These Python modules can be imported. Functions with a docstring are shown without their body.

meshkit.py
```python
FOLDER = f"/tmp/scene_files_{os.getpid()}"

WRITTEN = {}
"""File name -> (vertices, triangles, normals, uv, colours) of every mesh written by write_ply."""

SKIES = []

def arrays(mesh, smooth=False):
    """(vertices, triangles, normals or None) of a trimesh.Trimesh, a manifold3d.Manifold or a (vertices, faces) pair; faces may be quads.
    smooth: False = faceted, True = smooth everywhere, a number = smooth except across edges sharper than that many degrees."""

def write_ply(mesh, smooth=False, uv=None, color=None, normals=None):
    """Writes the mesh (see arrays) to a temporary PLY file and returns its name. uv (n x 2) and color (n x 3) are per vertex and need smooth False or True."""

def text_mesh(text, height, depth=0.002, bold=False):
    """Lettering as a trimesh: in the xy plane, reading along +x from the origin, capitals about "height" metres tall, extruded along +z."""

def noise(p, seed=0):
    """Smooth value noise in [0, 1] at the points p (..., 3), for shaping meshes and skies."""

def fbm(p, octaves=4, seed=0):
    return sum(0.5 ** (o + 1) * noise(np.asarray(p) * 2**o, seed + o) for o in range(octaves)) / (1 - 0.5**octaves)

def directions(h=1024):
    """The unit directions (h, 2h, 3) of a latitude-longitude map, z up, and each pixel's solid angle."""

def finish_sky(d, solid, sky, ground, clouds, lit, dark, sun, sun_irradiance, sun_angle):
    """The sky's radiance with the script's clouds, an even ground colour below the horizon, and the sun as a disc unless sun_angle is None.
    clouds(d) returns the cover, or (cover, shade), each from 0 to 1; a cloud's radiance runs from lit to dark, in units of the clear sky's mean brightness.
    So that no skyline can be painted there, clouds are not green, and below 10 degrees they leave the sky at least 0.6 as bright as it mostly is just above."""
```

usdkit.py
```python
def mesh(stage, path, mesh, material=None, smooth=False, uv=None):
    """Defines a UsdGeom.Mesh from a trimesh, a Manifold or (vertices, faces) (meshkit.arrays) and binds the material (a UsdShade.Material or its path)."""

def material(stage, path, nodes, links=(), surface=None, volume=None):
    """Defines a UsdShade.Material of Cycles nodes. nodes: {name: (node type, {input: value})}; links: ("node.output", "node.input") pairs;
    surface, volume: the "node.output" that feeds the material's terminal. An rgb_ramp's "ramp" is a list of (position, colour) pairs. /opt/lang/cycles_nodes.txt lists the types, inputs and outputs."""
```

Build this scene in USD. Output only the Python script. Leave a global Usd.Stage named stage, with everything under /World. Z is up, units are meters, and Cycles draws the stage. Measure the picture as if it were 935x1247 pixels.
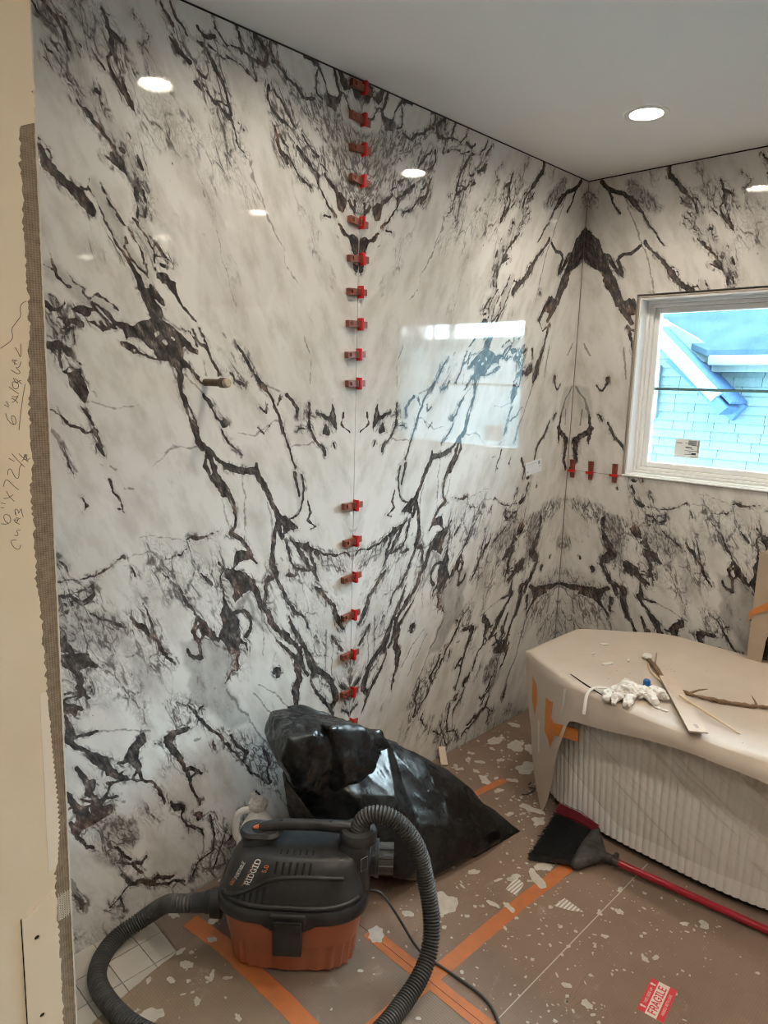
import math, random
import numpy as np, trimesh, usdkit, meshkit
import manifold3d as m3
from shapely.geometry import Polygon, LineString, Point, box as sbox
from shapely.ops import unary_union
from scipy.spatial import Delaunay
from pxr import Usd, UsdGeom, UsdLux, UsdShade, Gf, Sdf, Vt

stage = Usd.Stage.CreateInMemory()
UsdGeom.SetStageUpAxis(stage, "Z"); UsdGeom.SetStageMetersPerUnit(stage, 1.0)
UsdGeom.Xform.Define(stage, "/World"); UsdGeom.Scope.Define(stage, "/World/Looks")
T = Sdf.ValueTypeNames
rnd = random.Random(7); rng = np.random.default_rng(7)

# ---------------------------------------------------------------- camera
H = 2.77                       # ceiling height
FPX = 856.377                  # focal length in pixels of the 935 x 1247 frame
CAM = np.array([-3.39171, -1.95417, 1.72907])
YAW, TILT, ROLL = (math.radians(a) for a in (-45.48742, -10.23019, 1.61264))
def _rot(a, i):
    c, s = math.cos(a), math.sin(a); M = np.eye(3); j, k = [(1, 2), (2, 0), (0, 1)][i]
    M[j, j] = c; M[k, k] = c; M[j, k] = -s; M[k, j] = s; return M
CM = _rot(YAW, 2) @ _rot(math.pi / 2 + TILT, 0) @ _rot(ROLL, 2)     # columns: right, up, back
cam = UsdGeom.Camera.Define(stage, "/World/camera")
mat = np.eye(4); mat[:3, :3] = CM.T; mat[3, :3] = CAM
cam.AddTransformOp().Set(Gf.Matrix4d(mat.tolist()))
cam.CreateHorizontalApertureAttr(36.0); cam.CreateVerticalApertureAttr(36.0 * 1247 / 935)
cam.CreateFocalLengthAttr(36.0 * FPX / 935); cam.CreateClippingRangeAttr((0.03, 500.0))
EXPOSURE = 1.17
cam.CreateExposureAttr(EXPOSURE)

# ---------------------------------------------------------------- sky and light strengths
SKY = 14.0
LAMP = 155.0
SKY_COLOR = (0.70, 0.88, 1.0)
LAMP_COLOR = (1.0, 0.87, 0.70)

def mat_(name, nodes, links=(), surface="p.BSDF", volume=None):
    return usdkit.material(stage, "/World/Looks/" + name, nodes, links, surface, volume)
dome = UsdLux.DomeLight.Define(stage, "/World/sky")
dome.CreateIntensityAttr(1.0); dome.CreateColorAttr(Gf.Vec3f(*SKY_COLOR))
_sky = mat_("overcast_sky", {"tc": ("texture_coordinate", {}), "n": ("noise_texture", {"scale": 2.2, "detail": 5.0, "roughness": 0.55}),
    "r": ("rgb_ramp", {"ramp": [(0.3, tuple(0.75 * c for c in SKY_COLOR)), (0.75, (0.80, 0.95, 1.0))]}),
    "b": ("background_shader", {"strength": SKY})}, [("tc.generated", "n.vector"), ("n.fac", "r.fac"), ("r.color", "b.color")], "b.background")
UsdShade.MaterialBindingAPI.Apply(dome.GetPrim()).Bind(_sky)

# ---------------------------------------------------------------- helpers
_names = {}
def numbered(parent, name):
    k = (parent, name); n = _names.get(k, 0); _names[k] = n + 1
    return name if n == 0 else f"{name}_{n:03d}"
def path_of(o): return str(o.GetPath()) if o is not None else "/World"
def tag(o, label=None, cat=None, group=None, kind=None):
    for k, v in (("label", label), ("category", cat), ("group", group), ("kind", kind)):
        if v: o.SetCustomDataByKey(k, v)
    return o
def thing(name, label=None, cat=None, loc=(0, 0, 0), rz=0.0, group=None, kind=None, mtx=None):
    p = "/World/" + numbered("/World", name); x = UsdGeom.Xform.Define(stage, p)
    if mtx is not None: x.AddTransformOp().Set(Gf.Matrix4d(np.asarray(mtx).T.tolist()))
    else:
        x.AddTranslateOp().Set(Gf.Vec3d(*map(float, loc))); x.AddRotateZOp().Set(math.degrees(rz))
    return tag(x.GetPrim(), label, cat, group, kind)
def obj(name, mesh, m, parent=None, smooth=False, label=None, cat=None, group=None, kind=None):
    pp = path_of(parent); p = pp + "/" + numbered(pp, name)
    return tag(usdkit.mesh(stage, p, mesh, m, smooth=smooth).GetPrim(), label, cat, group, kind)
def cat_(ms): return trimesh.util.concatenate([tm(m) for m in ms])
def tm(m):
    if hasattr(m, "to_mesh"):
        q = m.to_mesh(); return trimesh.Trimesh(q.vert_properties[:, :3], q.tri_verts, process=False)
    return m
def bx(x0, x1, y0, y1, z0, z1):
    m = trimesh.creation.box((x1 - x0, y1 - y0, z1 - z0)); m.apply_translation(((x0 + x1) / 2, (y0 + y1) / 2, (z0 + z1) / 2)); return m
def rbox(x0, x1, y0, y1, z0, z1, r, n=8):
    r = min(r, (x1 - x0) / 2.01, (y1 - y0) / 2.01, (z1 - z0) / 2.01)
    s = m3.Manifold.sphere(r, n * 2)
    return tm(m3.Manifold.batch_hull([s.translate((x, y, z)) for x in (x0 + r, x1 - r) for y in (y0 + r, y1 - r) for z in (z0 + r, z1 - r)]))
def frames(P, up=(0, 0, 1)):
    P = np.asarray(P, float); t = np.gradient(P, axis=0); t /= np.linalg.norm(t, axis=1, keepdims=True)
    n = np.zeros_like(t); a = np.cross(t[0], up)
    if np.linalg.norm(a) < 1e-3: a = np.cross(t[0], (1, 0, 0))
    n[0] = a / np.linalg.norm(a)
    for i in range(1, len(P)):
        v = n[i - 1] - t[i] * (n[i - 1] @ t[i]); n[i] = v / np.linalg.norm(v)
    return t, n, np.cross(t, n)
def tube(P, r, k=10, caps=True, prof=None):
    """Sweeps a circle (or a closed 2D profile) of radius r (number or per point) along P."""
    P = np.asarray(P, float); t, n, b = frames(P); r = np.broadcast_to(np.asarray(r, float), (len(P),))
    a = np.linspace(0, 2 * np.pi, k, endpoint=False)
    c = np.stack([np.cos(a), np.sin(a)], 1) if prof is None else np.asarray(prof, float); k = len(c)
    V = P[:, None] + r[:, None, None] * (c[None, :, :1] * n[:, None] + c[None, :, 1:] * b[:, None])
    V = V.reshape(-1, 3); F = []
    i = np.arange(len(P) - 1)[:, None] * k; j = np.arange(k)[None]; j2 = (j + 1) % k
    q = np.stack([i + j, i + j2, i + k + j2, i + k + j], -1).reshape(-1, 4)
    F = [np.vstack([q[:, [0, 1, 2]], q[:, [0, 2, 3]]])]
    if caps:
        V = np.vstack([V, P[0], P[-1]]); m = len(P) * k; jj = np.arange(k)
        F.append(np.stack([np.full(k, m), (jj + 1) % k, jj], 1)); e = (len(P) - 1) * k
        F.append(np.stack([np.full(k, m + 1), e + jj, e + (jj + 1) % k], 1))
    m = trimesh.Trimesh(V, np.vstack(F), process=False)
    if m.volume < 0: m.invert()
    return m
def spline(P, n):
    from scipy.interpolate import CubicSpline
    P = np.asarray(P, float); d = np.r_[0, np.cumsum(np.linalg.norm(np.diff(P, axis=0), axis=1))]
    return CubicSpline(d, P)(np.linspace(0, d[-1], n))
def lathe(prof, k=32):
    """prof: (r, z) rows, around z."""
    m = trimesh.creation.revolve(np.asarray(prof, float), sections=k); return m
def prism(poly, h, z=0.0):
    if getattr(poly, "is_empty", False): poly = Point(0, 0).buffer(1e-4)
    g = poly if hasattr(poly, "geom_type") else Polygon(poly)
    if not g.is_valid: g = g.buffer(0)
    gs = getattr(g, "geoms", [g]); out = []
    for x in gs:
        m = trimesh.creation.extrude_polygon(x, h, engine="earcut"); m.apply_translation((0, 0, z)); out.append(m)
    return trimesh.util.concatenate(out)
def T4(R=None, t=(0, 0, 0)):
    M = np.eye(4)
    if R is not None: M[:3, :3] = R
    M[:3, 3] = t; return M
def RZ(a): return _rot(a, 2)
def xf(m, M): m = tm(m).copy(); m.apply_transform(M); return m
def basis(x, y, z): return np.stack([x, y, z], 1)
def norm(v): v = np.asarray(v, float); return v / np.linalg.norm(v)
def blob(x, y, r, seed, asp=1.0, rot=0.0, n=14, jag=0.35):
    g = np.random.default_rng(seed); a = np.linspace(0, 2 * np.pi, n, endpoint=False)
    rr = r * (1 + jag * (g.random(n) - 0.5) * 2)
    c, s = math.cos(rot), math.sin(rot); u, v = rr * np.cos(a), rr * np.sin(a) * asp
    return Polygon(np.stack([x + c * u - s * v, y + s * u + c * v], 1)).buffer(0).buffer(r * .30, 3).buffer(-r * .45, 3).buffer(r * .18, 3)

# ---------------------------------------------------------------- plain materials
def principled(name, color, rough=0.5, metal=0.0, bump=None, tone=None, spec=0.5, **kw):
    """color, with an optional (scale, amount) tone variation by noise and (scale, strength, distance) bump."""
    nodes = {"p": ("principled_bsdf", {"base_color": color, "roughness": rough, "metallic": metal, "specular_ior_level": spec, **kw}), "tc": ("texture_coordinate", {})}
    links = []
    if tone:
        sc, am, c2 = tone
        nodes["n"] = ("noise_texture", {"scale": sc, "detail": 6.0, "roughness": 0.6})
        nodes["r"] = ("rgb_ramp", {"ramp": [(0.5 - am, color), (0.5 + am, c2)]})
        links += [("tc.object", "n.vector"), ("n.fac", "r.fac"), ("r.color", "p.base_color")]
    if bump:
        sc, st, di = bump
        nodes["bn"] = ("noise_texture", {"scale": sc, "detail": 4.0}); nodes["b"] = ("bump", {"strength": st, "distance": di})
        links += [("tc.object", "bn.vector"), ("bn.fac", "b.height"), ("b.normal", "p.normal")]
    return mat_(name, nodes, links)
HANDWRITING = [[[-3.0147,1.8327],[-3.0209,1.8291],[-3.0241,1.8211],[-3.0227,1.8119],[-3.03,1.8021],[-3.0373,1.7923],[-3.0354,1.7816],[-3.0391,1.7752],[-3.0468,1.7693],[-3.0529,1.7648]],[[-3.0258,1.7729],[-3.0258,1.7635],[-3.0273,1.7524],[-3.0289,1.7586],[-3.0333,1.7674]],[[-3.0328,1.7435],[-3.0406,1.7503],[-3.0317,1.7491]],[[-3.0347,1.7497],[-3.0359,1.7426]],[[-3.0408,1.7354],[-3.0314,1.7294],[-3.0282,1.7335],[-3.0353,1.7395],[-3.0301,1.7389],[-3.0266,1.7477]],[[-3.0452,1.7117],[-3.0324,1.7016]],[[-3.0404,1.7173],[-3.0394,1.7094],[-3.0342,1.7087],[-3.0316,1.7143],[-3.035,1.7198],[-3.0404,1.7181]],[[-3.0385,1.7245],[-3.0353,1.7159],[-3.0312,1.7207],[-3.0282,1.7208]],[[-3.0363,1.7237],[-3.0277,1.716]],[[-3.0423,1.6983],[-3.0371,1.6976],[-3.0325,1.7],[-3.039,1.6912],[-3.0429,1.6896]],[[-3.0432,1.6959],[-3.0381,1.6936],[-3.0346,1.6891]],[[-3.0502,1.6912],[-3.0469,1.6848]],[[-3.0527,1.6864],[-3.047,1.6828]],[[-3.052,1.6745],[-3.0503,1.6665],[-3.0448,1.6584],[-3.0388,1.6583],[-3.0389,1.668],[-3.0432,1.672],[-3.045,1.6665],[-3.0418,1.6576]],[[-3.0231,1.7161],[-3.0272,1.6985],[-3.0317,1.6744],[-3.0355,1.6502]],[[-3.0472,1.6164],[-3.0391,1.6051],[-3.0309,1.5959]],[[-3.0516,1.6098],[-3.0445,1.6047]],[[-3.0378,1.6159],[-3.0321,1.6091],[-3.0256,1.6029]],[[-3.0345,1.6041],[-3.0263,1.6146],[-3.0319,1.6134],[-3.0248,1.6058],[-3.0336,1.6077],[-3.0255,1.6168],[-3.0291,1.6031],[-3.0226,1.6086]],[[-3.0544,1.5858],[-3.0539,1.593],[-3.0505,1.595],[-3.0481,1.5897],[-3.0447,1.5808],[-3.04,1.579],[-3.0384,1.5949],[-3.0347,1.6005]],[[-3.0616,1.5691],[-3.0588,1.5782],[-3.0548,1.5786],[-3.048,1.5694],[-3.041,1.5627]],[[-3.0578,1.5622],[-3.0544,1.5539],[-3.0481,1.5463]],[[-3.0625,1.5518],[-3.0558,1.5519],[-3.0489,1.5563]],[[-3.0672,1.5392],[-3.0627,1.538]],[[-3.0668,1.5464],[-3.0603,1.5435]],[[-3.0681,1.5152],[-3.0609,1.5136],[-3.0547,1.5158],[-3.0548,1.5246],[-3.0606,1.529],[-3.0641,1.5257],[-3.0626,1.5182],[-3.0581,1.5147]],[[-3.048,1.5268],[-3.0481,1.5357],[-3.0435,1.5323],[-3.0439,1.5264],[-3.0392,1.5362],[-3.039,1.5288],[-3.0373,1.5219]],[[-3.0483,1.5328],[-3.0467,1.5252]],[[-3.0504,1.5197],[-3.0475,1.5127],[-3.0436,1.5204],[-3.0469,1.5223],[-3.0493,1.5166]],[[-3.0471,1.5178],[-3.0408,1.5208]],[[-3.0428,1.5114],[-3.0487,1.515]],[[-3.0426,1.5024],[-3.048,1.5038],[-3.0452,1.4937],[-3.0512,1.496]],[[-3.0489,1.4882],[-3.0557,1.4892],[-3.0566,1.4848],[-3.0511,1.475],[-3.0457,1.4735],[-3.0433,1.4799]]]
MARBLE = """d 1079,2508,2.5 1057,2491,3.4
d 1047,2512,1.3 1029,2492,1.7 1015,2465,3.1 998,2454,1.8 990,2436,2.7 995,2424,3.6 976,2404,9.1 959,2386,11.9 948,2376,9.2 930,2357,6.5 902,2331,4.8
D 978,2414 960,2402 945,2378 954,2376 974,2390 985,2404
D 912,2322 898,2323 881,2298 913,2291 922,2309
G.30 1038,2535 998,2552 973,2507 930,2444 876,2377 857,2350 838,2308 879,2299 907,2338 947,2384 991,2431 1015,2474 1039,2502
d 921,2667,6.4 910,2642,5.6 900,2609,9.3 899,2571,8.4 912,2546,4.7
d 909,2627,8.3 881,2611,9.4 867,2603,7.6 853,2584,1.9
d 905,2603,6.5 901,2575,9.3 888,2558,4.7
d 912,2546,3.7 899,2517,7.5 881,2492,13.3 865,2475,9.6 848,2454,10.7 841,2443,2.4
d 892,2569,3.8 884,2538,2.8 866,2492,3.8 843,2460,4.9
d 1097,2620,4.2 1088,2604,4.2 1068,2591,3.8 1042,2577,3.9
d 1066,2631,3.4 1050,2609,6.8 1035,2591,6 1027,2578,3.5
d 1030,2605,8.7 1017,2593,6.1
N.75 1028,2645 966,2667 952,2579 973,2600 1003,2626
N.6 1097,2620 1028,2645 1007,2549 1038,2531 1089,2576
N.45 930,2672 884,2656 848,2584 834,2440 872,2465 908,2522
G.35 1021,2647 970,2666 969,2606 995,2613
d 1025,2575,7.8 1015,2562,8.8 1014,2535,3.5
d 1073,2535,5.5 1064,2521,4.7 1051,2515,2.6
d 1054,2545,3.4 1038,2527,3.9
d 981,2555,4.5 979,2550,3.6
d 944,2544,9.1 936,2535,6.4 922,2522,3.2
d 849,2553,3.4 835,2527,2.4
d 946,2465,10.1 940,2462,9.2
d 935,2443,2.3 933,2433,2.3
d 918,2411,3.7 913,2408,2.8
d 868,2381,2.4 856,2373,2.4 842,2354,2
d 897,2341,4.8 896,2340,4.8
d 883,2335,12.5 880,2331,10.6
d 838,2330,3.9 838,2317,3.9
d 839,2684,2.4 820,2674,2.4 796,2648,3 813,2608,1.5
d 1102,2314,2.1 1084,2308,2.1 1068,2283,2.6 1067,2267,2.6
D 1103,2299 1089,2286 1077,2277 1065,2257 1078,2260 1101,2271
d 757,2739,5.5 742,2718,6.6 717,2692,4.1
d 728,2753,3.1 716,2727,5.1 671,2681,4.2
d 735,2716,4.6 717,2701,4.1
d 734,2664,4.1 708,2633,9.3 673,2617,13.7
d 728,2679,3.1 713,2654,5.2 691,2629,6.3
N.5 762,2741 716,2732 671,2672 674,2576 713,2627 743,2683
d 595,2766,3.3 584,2733,5.5 549,2707,3.4 540,2703,2.8 503,2708,3.4 494,2697,4.6
d 584,2733,6.6 558,2714,2.8 543,2695,2.8
d 515,2766,4.5 500,2733,5.7 488,2704,5.2 453,2695,4.1 427,2686,3
d 453,2765,4.7 443,2742,3.5 450,2711,3.5
N.95 453,2763 414,2766 388,2755 374,2720 408,2680 440,2690 446,2722
G.45 453,2763 414,2766 388,2755 374,2720 408,2680 440,2690 446,2722
d 446,2760,9.4 421,2749,13.1 401,2726,12.1 411,2689,10.8 434,2701,8.3
d 394,2758,6 388,2736,3.6 368,2712,4.9 354,2711,4.9
D 388,2764 368,2764 374,2754
d 368,2754,2.4 357,2715,2.5
d 645,2678,4.3 628,2672,5.4 611,2659,7.6 589,2629,13.2 565,2603,11.2 551,2569,8.5 539,2534,6.8 533,2502,5.7
d 628,2700,8.6 599,2705,7.6 584,2712,7.7
d 644,2717,7.5 640,2714,7.5
d 644,2710,2.1 613,2704,2.7
d 645,2676,4.3 611,2682,3.3 558,2662,2.8 534,2670,2.3
d 602,2536,7.7 572,2525,7.3 542,2504,10.3
d 630,2570,3.3 596,2538,4.4 548,2536,3.4
d 648,2565,14 628,2547,6.5
d 647,2602,5.4 630,2593,9.7 613,2594,6.6
d 533,2502,4.6 521,2466,2.9 500,2431,2.9 468,2393,2.4
d 512,2498,2.3 487,2482,2.3
d 549,2674,2.2 504,2660,2.9 447,2634,3
d 453,2690,4.7 450,2652,3.5 440,2635,3
d 491,2674,2.3 466,2643,2.9
N.65 645,2685 576,2703 530,2542 530,2483 614,2528 647,2593
N.85 408,2640 361,2654 291,2586 186,2484 193,2452 347,2418 381,2485 401,2577
d 401,2632,10.9 401,2597,7.9 381,2572,8 347,2546,12.5 319,2537,6.3
d 381,2633,4.9 340,2594,6.3 290,2534,5.8 305,2557,5.1
d 374,2523,7.4 364,2484,11.2 347,2452,8.8 325,2423,7.7
d 354,2502,8.1 319,2474,8.3
d 283,2483,9.1 246,2459,8.6 223,2446,6.7
d 261,2525,7.2 224,2492,6.7 193,2477,6.8
d 381,2708,7.3 354,2701,6.2 326,2679,8.8 291,2664,10.9 255,2638,9.1 211,2651,6.6
N.9 368,2707 320,2687 233,2650 143,2670 86,2614 -1,2597 -4,2497 139,2464 171,2532 262,2584 305,2624 347,2673
D 274,2768 198,2768 197,2747 227,2756 253,2758
d 197,2755,5.3 208,2720,4 204,2669,4 181,2659,6.7
d 190,2747,4 174,2714,4.7 151,2678,6.8 111,2678,13.9 88,2702,7
d 129,2765,6.9 113,2727,8.3 96,2694,8.4 111,2673,15.3
D 117,2769 90,2767 65,2736 48,2724 80,2707 97,2732
D 57,2760 12,2768 2,2709 31,2701 57,2738
d 80,2704,3.5 55,2656,4.3 30,2651,4.3 0,2656,2.9
D 166,2674 111,2678 119,2638 158,2639
G.25 196,2655 143,2670 86,2614 -1,2597 -4,2497 107,2472
N.5 511,2576 467,2579 460,2541 492,2532
D 1103,2287 1086,2286 1066,2264 1079,2261 1102,2273
d 1071,2265,5.6 1054,2246,4.8 1036,2223,7.1 1014,2210,12.2 994,2199,16.4 986,2185,14.2 973,2168,11.1 966,2165,4.7
d 1086,2291,1.7 1071,2290,1.7 1066,2271,2.2
d 996,2216,5.5 980,2213,6 975,2225,2.3 961,2205,3.7
G.33 973,2249 955,2253 937,2226 919,2189 886,2155 878,2110 844,2064 798,2023 799,1994 814,2011 845,2036 894,2080 922,2117 953,2174 970,2215
d 974,2244,2.3 977,2222,2.8 959,2204,2.8 951,2170,3.3 929,2129,3.8 909,2092,4.4 890,2067,6.9 865,2038,11 846,2007,15.2 826,1966,21.5 801,1918,32.4
d 943,2242,2.3 937,2221,2.8 922,2189,3.8 900,2170,3.9 886,2150,6.3 879,2142,3.9
d 901,2161,6.3 889,2147,7.3
d 880,2115,5.4 878,2096,6.4 884,2086,2.9 872,2065,3 855,2049,3.5 824,2019,3.6 814,2009,3.1
d 869,2144,2.5 848,2106,3.5 833,2075,4 819,2020,3.1
d 858,2164,3 838,2154,3.5 821,2119,4.1 806,2093,4.1 796,2076,3.6 797,2037,3.1
D 914,2323 899,2326 880,2309 862,2264 876,2278 910,2295 922,2304
d 933,2308,3.7 919,2304,6.6
d 837,2323,3.5 823,2295,6
d 836,2274,4 843,2236,9.9 841,2222,7.5 842,2195,3.5 840,2160,3.5 856,2162,3.5
d 830,2248,5.5 820,2217,4 819,2180,6.6
G.30 894,2328 854,2337 831,2270 818,2218 819,2171 789,2120 796,2081 821,2115 845,2166 843,2231 861,2277
d 808,2124,6.6 790,2105,9.3 769,2080,4.7 736,2060,2.1
D 795,2033 759,2032 738,2011 730,1977 749,1994 792,2019
d 778,2052,6.8 764,2050,4.2
d 738,2011,7.5 722,1958,4.9 700,1927,3.3
d 795,2109,3.1 796,2071,3.1 769,2075,2.6 753,2058,2.1
d 809,1992,10.8 799,1969,11.4 784,1956,9.5 770,1938,6.9 773,1953,4.2
d 1087,2039,2.6 1072,2002,5.8 1064,1981,3.6 1040,1961,4.5
d 1104,2010,3.5 1076,1997,2.7
d 1085,2047,3.5 1083,2035,2.6
G.42 1101,2019 1071,2019 1050,2000 996,1962 1006,1947 988,1935 968,1951 906,1909 980,1902 1030,1931 1060,1972 1091,1977 1103,1993
d 1038,1997,1.8 1024,1972,2.3 999,1962,4.2 1004,1950,3.7 988,1935,3.8 968,1954,3.8 940,1936,3.4 906,1911,3
D 1045,1903 999,1914 975,1909 966,1903 1037,1897
G.28 869,2144 838,2093 814,2011 798,2023 801,2080 831,2132
N.35 821,2133 779,2112 736,2050 791,2052
N.8 354,2465 201,2502 139,2466 193,2421 261,2461 304,2440
N.95 201,2502 -3,2550 -10,2305 39,2367 106,2440 186,2472
d 283,2482,5.8 246,2448,6.6 193,2421,6.8 192,2388,6.1 161,2355,6.9 144,2330,6.3 112,2302,8.5
d 354,2465,5 326,2446,5.1 290,2416,3.9 267,2389,4.6 222,2371,2.7
d 170,2426,11 138,2405,9.8 113,2387,11.3 105,2366,7.1
D 113,2382 89,2384 60,2363 63,2334 83,2315 108,2331
G.4 114,2421 82,2434 81,2377 113,2382
d 51,2365,10.2 29,2334,8.8 22,2371,7.4
d 86,2268,11.5 69,2250,11.6 52,2241,13.2
D 61,2246 19,2253 -4,2232 -2,2190 21,2186 35,2214
D 29,2161 -6,2157 5,2125 24,2138
d 185,2456,4.1 150,2436,5.5
d 103,2280,5.7 91,2276,5.8
d 175,2293,2.8 136,2292,6.3
h 503,2430,2.3 468,2398,3 449,2346,3 422,2299,2.5 402,2250,3.1 381,2216,3.8 335,2158,3.9 332,2120,2 280,2059,2
h 462,2363,3.6 452,2340,3.6
h 633,2283,2.2 628,2264,2.8
h 590,2176,1.1 567,2088,1.7 543,2023,1.8 524,1945,1.8
h 231,2478,2.7 136,2292,1.4
h 119,2266,2.1 94,2229,2.2
G.12 653,2298 501,2278 332,2148 403,1973 661,1948
N.3 304,2424 230,2386 215,2356 275,2376
D 917,1884 892,1886 864,1876 850,1889 813,1895 801,1913 822,1940 839,1982 812,1985 800,1957 781,1935 777,1900 747,1885 713,1865 690,1841 664,1816 664,1798 685,1810 702,1830 714,1809 709,1783 692,1758 710,1762 727,1756 744,1761 761,1781 789,1785 810,1814 841,1837 873,1847 886,1843 889,1829 903,1857 913,1870
e 800,1855,8.4 789,1859,8.5
e 773,1838,10.7 771,1831,7.5
e 753,1850,6.5 742,1843,5.4
D 914,1827 884,1829 858,1811 856,1794 872,1791 885,1805
e 869,1805,6.1 867,1803,6.1
d 859,1804,5.1 832,1795,4.2 789,1785,4.8 766,1791,7.6
d 917,1879,13.8 936,1901,10.7 960,1918,6.2 984,1927,3.8
d 984,1922,2.8 961,1899,4.8 937,1878,7.3 918,1863,6.4
d 961,1899,2.4 933,1864,3.9
D 1034,1904 1003,1914 980,1911 985,1890 1000,1884 1018,1894
D 1040,1869 1024,1880 1005,1868 1001,1854 1015,1858
d 996,1873,2.8 977,1872,3.8 958,1860,4.8 933,1857,5.4
d 962,1876,4.8 938,1859,7.3
d 1103,1913,9.7 1086,1897,6.7 1068,1899,3.6 1054,1918,2.3
d 1091,1936,2.7 1080,1928,2.2 1068,1903,2.7 1056,1877,3.6 1048,1860,5 1033,1875,6.9
d 1074,1880,3.6 1055,1886,3.6 1042,1878,3.7 1053,1850,5.9
d 1087,1875,2.7 1084,1848,2.2 1059,1823,2.3 1049,1842,2.3 1029,1861,2.3 1036,1815,2.3 1044,1801,1.8
G.4 1047,1864 1027,1861 1036,1811 1054,1819
D 1104,1820 1077,1824 1059,1809 1037,1801 1040,1778 1056,1782 1069,1804 1087,1799 1075,1777 1100,1798
d 1073,1804,3.6 1075,1772,4.6 1059,1736,3.7 1046,1753,2.8 1023,1753,3.3
d 1038,1783,2.3 1020,1765,2.8
D 1054,1736 1023,1751 1013,1765 1017,1737 1004,1705 1000,1681 1011,1652 1029,1681 1048,1708
d 1011,1652,4.3 1002,1628,3.9 989,1594,4.4 981,1555,7.4 973,1525,6.5
d 1026,1648,3.8 998,1614,3.9
d 1109,1643,3.6 1083,1629,3.7 1052,1600,3.8 1010,1576,4.8 995,1577,6.4 992,1589,3.9
h 1107,1601,1.8 1090,1573,1.9 1074,1534,2.4
h 1004,1705,1.9 974,1672,2.4
h 996,1662,1.4 922,1642,2 859,1647,2.1
d 733,1761,6.6 728,1720,6.7 718,1684,7.3 707,1642,5.1 690,1593,5.7 669,1566,16.3
d 719,1757,4.4 717,1689,5 700,1658,3.4 669,1588,4.6
d 709,1783,7.2 692,1763,5.6 666,1732,4.6
d 713,1878,2.7 684,1867,2.8 664,1832,4.5
h 777,1905,2.6 741,1888,2.7 713,1875,3.3
d 799,1987,7.8 783,1964,7.9 770,1941,6.9
d 749,1992,5.9 722,1960,4.9 688,1918,3.3 665,1899,3.4
N.55 1107,1926 1035,1920 1001,1873 1031,1815 1052,1778 1109,1811
G.35 1104,1886 1079,1871 1050,1819 1086,1821 1107,1838
d 733,1754,9.9 724,1711,11.3 718,1673,6.7 701,1623,5.5 681,1584,12.5 663,1537,16.9 649,1517,18.4
d 723,1755,5.3 713,1730,4 717,1692,5.4 695,1603,5.5 666,1577,9.1
G.3 730,1748 716,1730 714,1673 673,1583 695,1603 721,1686
d 649,1524,17 615,1502,12.3 588,1474,9.6 569,1456,14.1 537,1447,25.7 497,1434,24.7 450,1430,19 446,1455,8.7
d 450,1430,22.1 421,1385,17.7 394,1339,13.9 368,1288,14.2 354,1261,16
D 645,1507 619,1496 600,1454 578,1412 554,1375 538,1346 531,1302 543,1311 559,1354 579,1353 609,1393 632,1429 654,1464
e 638,1483,7.2 620,1435,5.8
d 539,1317,10 531,1281,7.7 535,1257,6.2
h 579,1353,3 564,1260,3.1
h 509,1427,3.8 493,1348,3.9 494,1252,3.2
h 403,1325,3.3 381,1238,3.3
d 645,1687,7 623,1661,10.6 598,1628,18.7 567,1594,23.4
e 605,1645,7.1 579,1608,10.2
G.4 612,1654 582,1628 555,1591 579,1585 605,1622
h 642,1690,2.8 685,1718,2.7 713,1743,2.7
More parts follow.
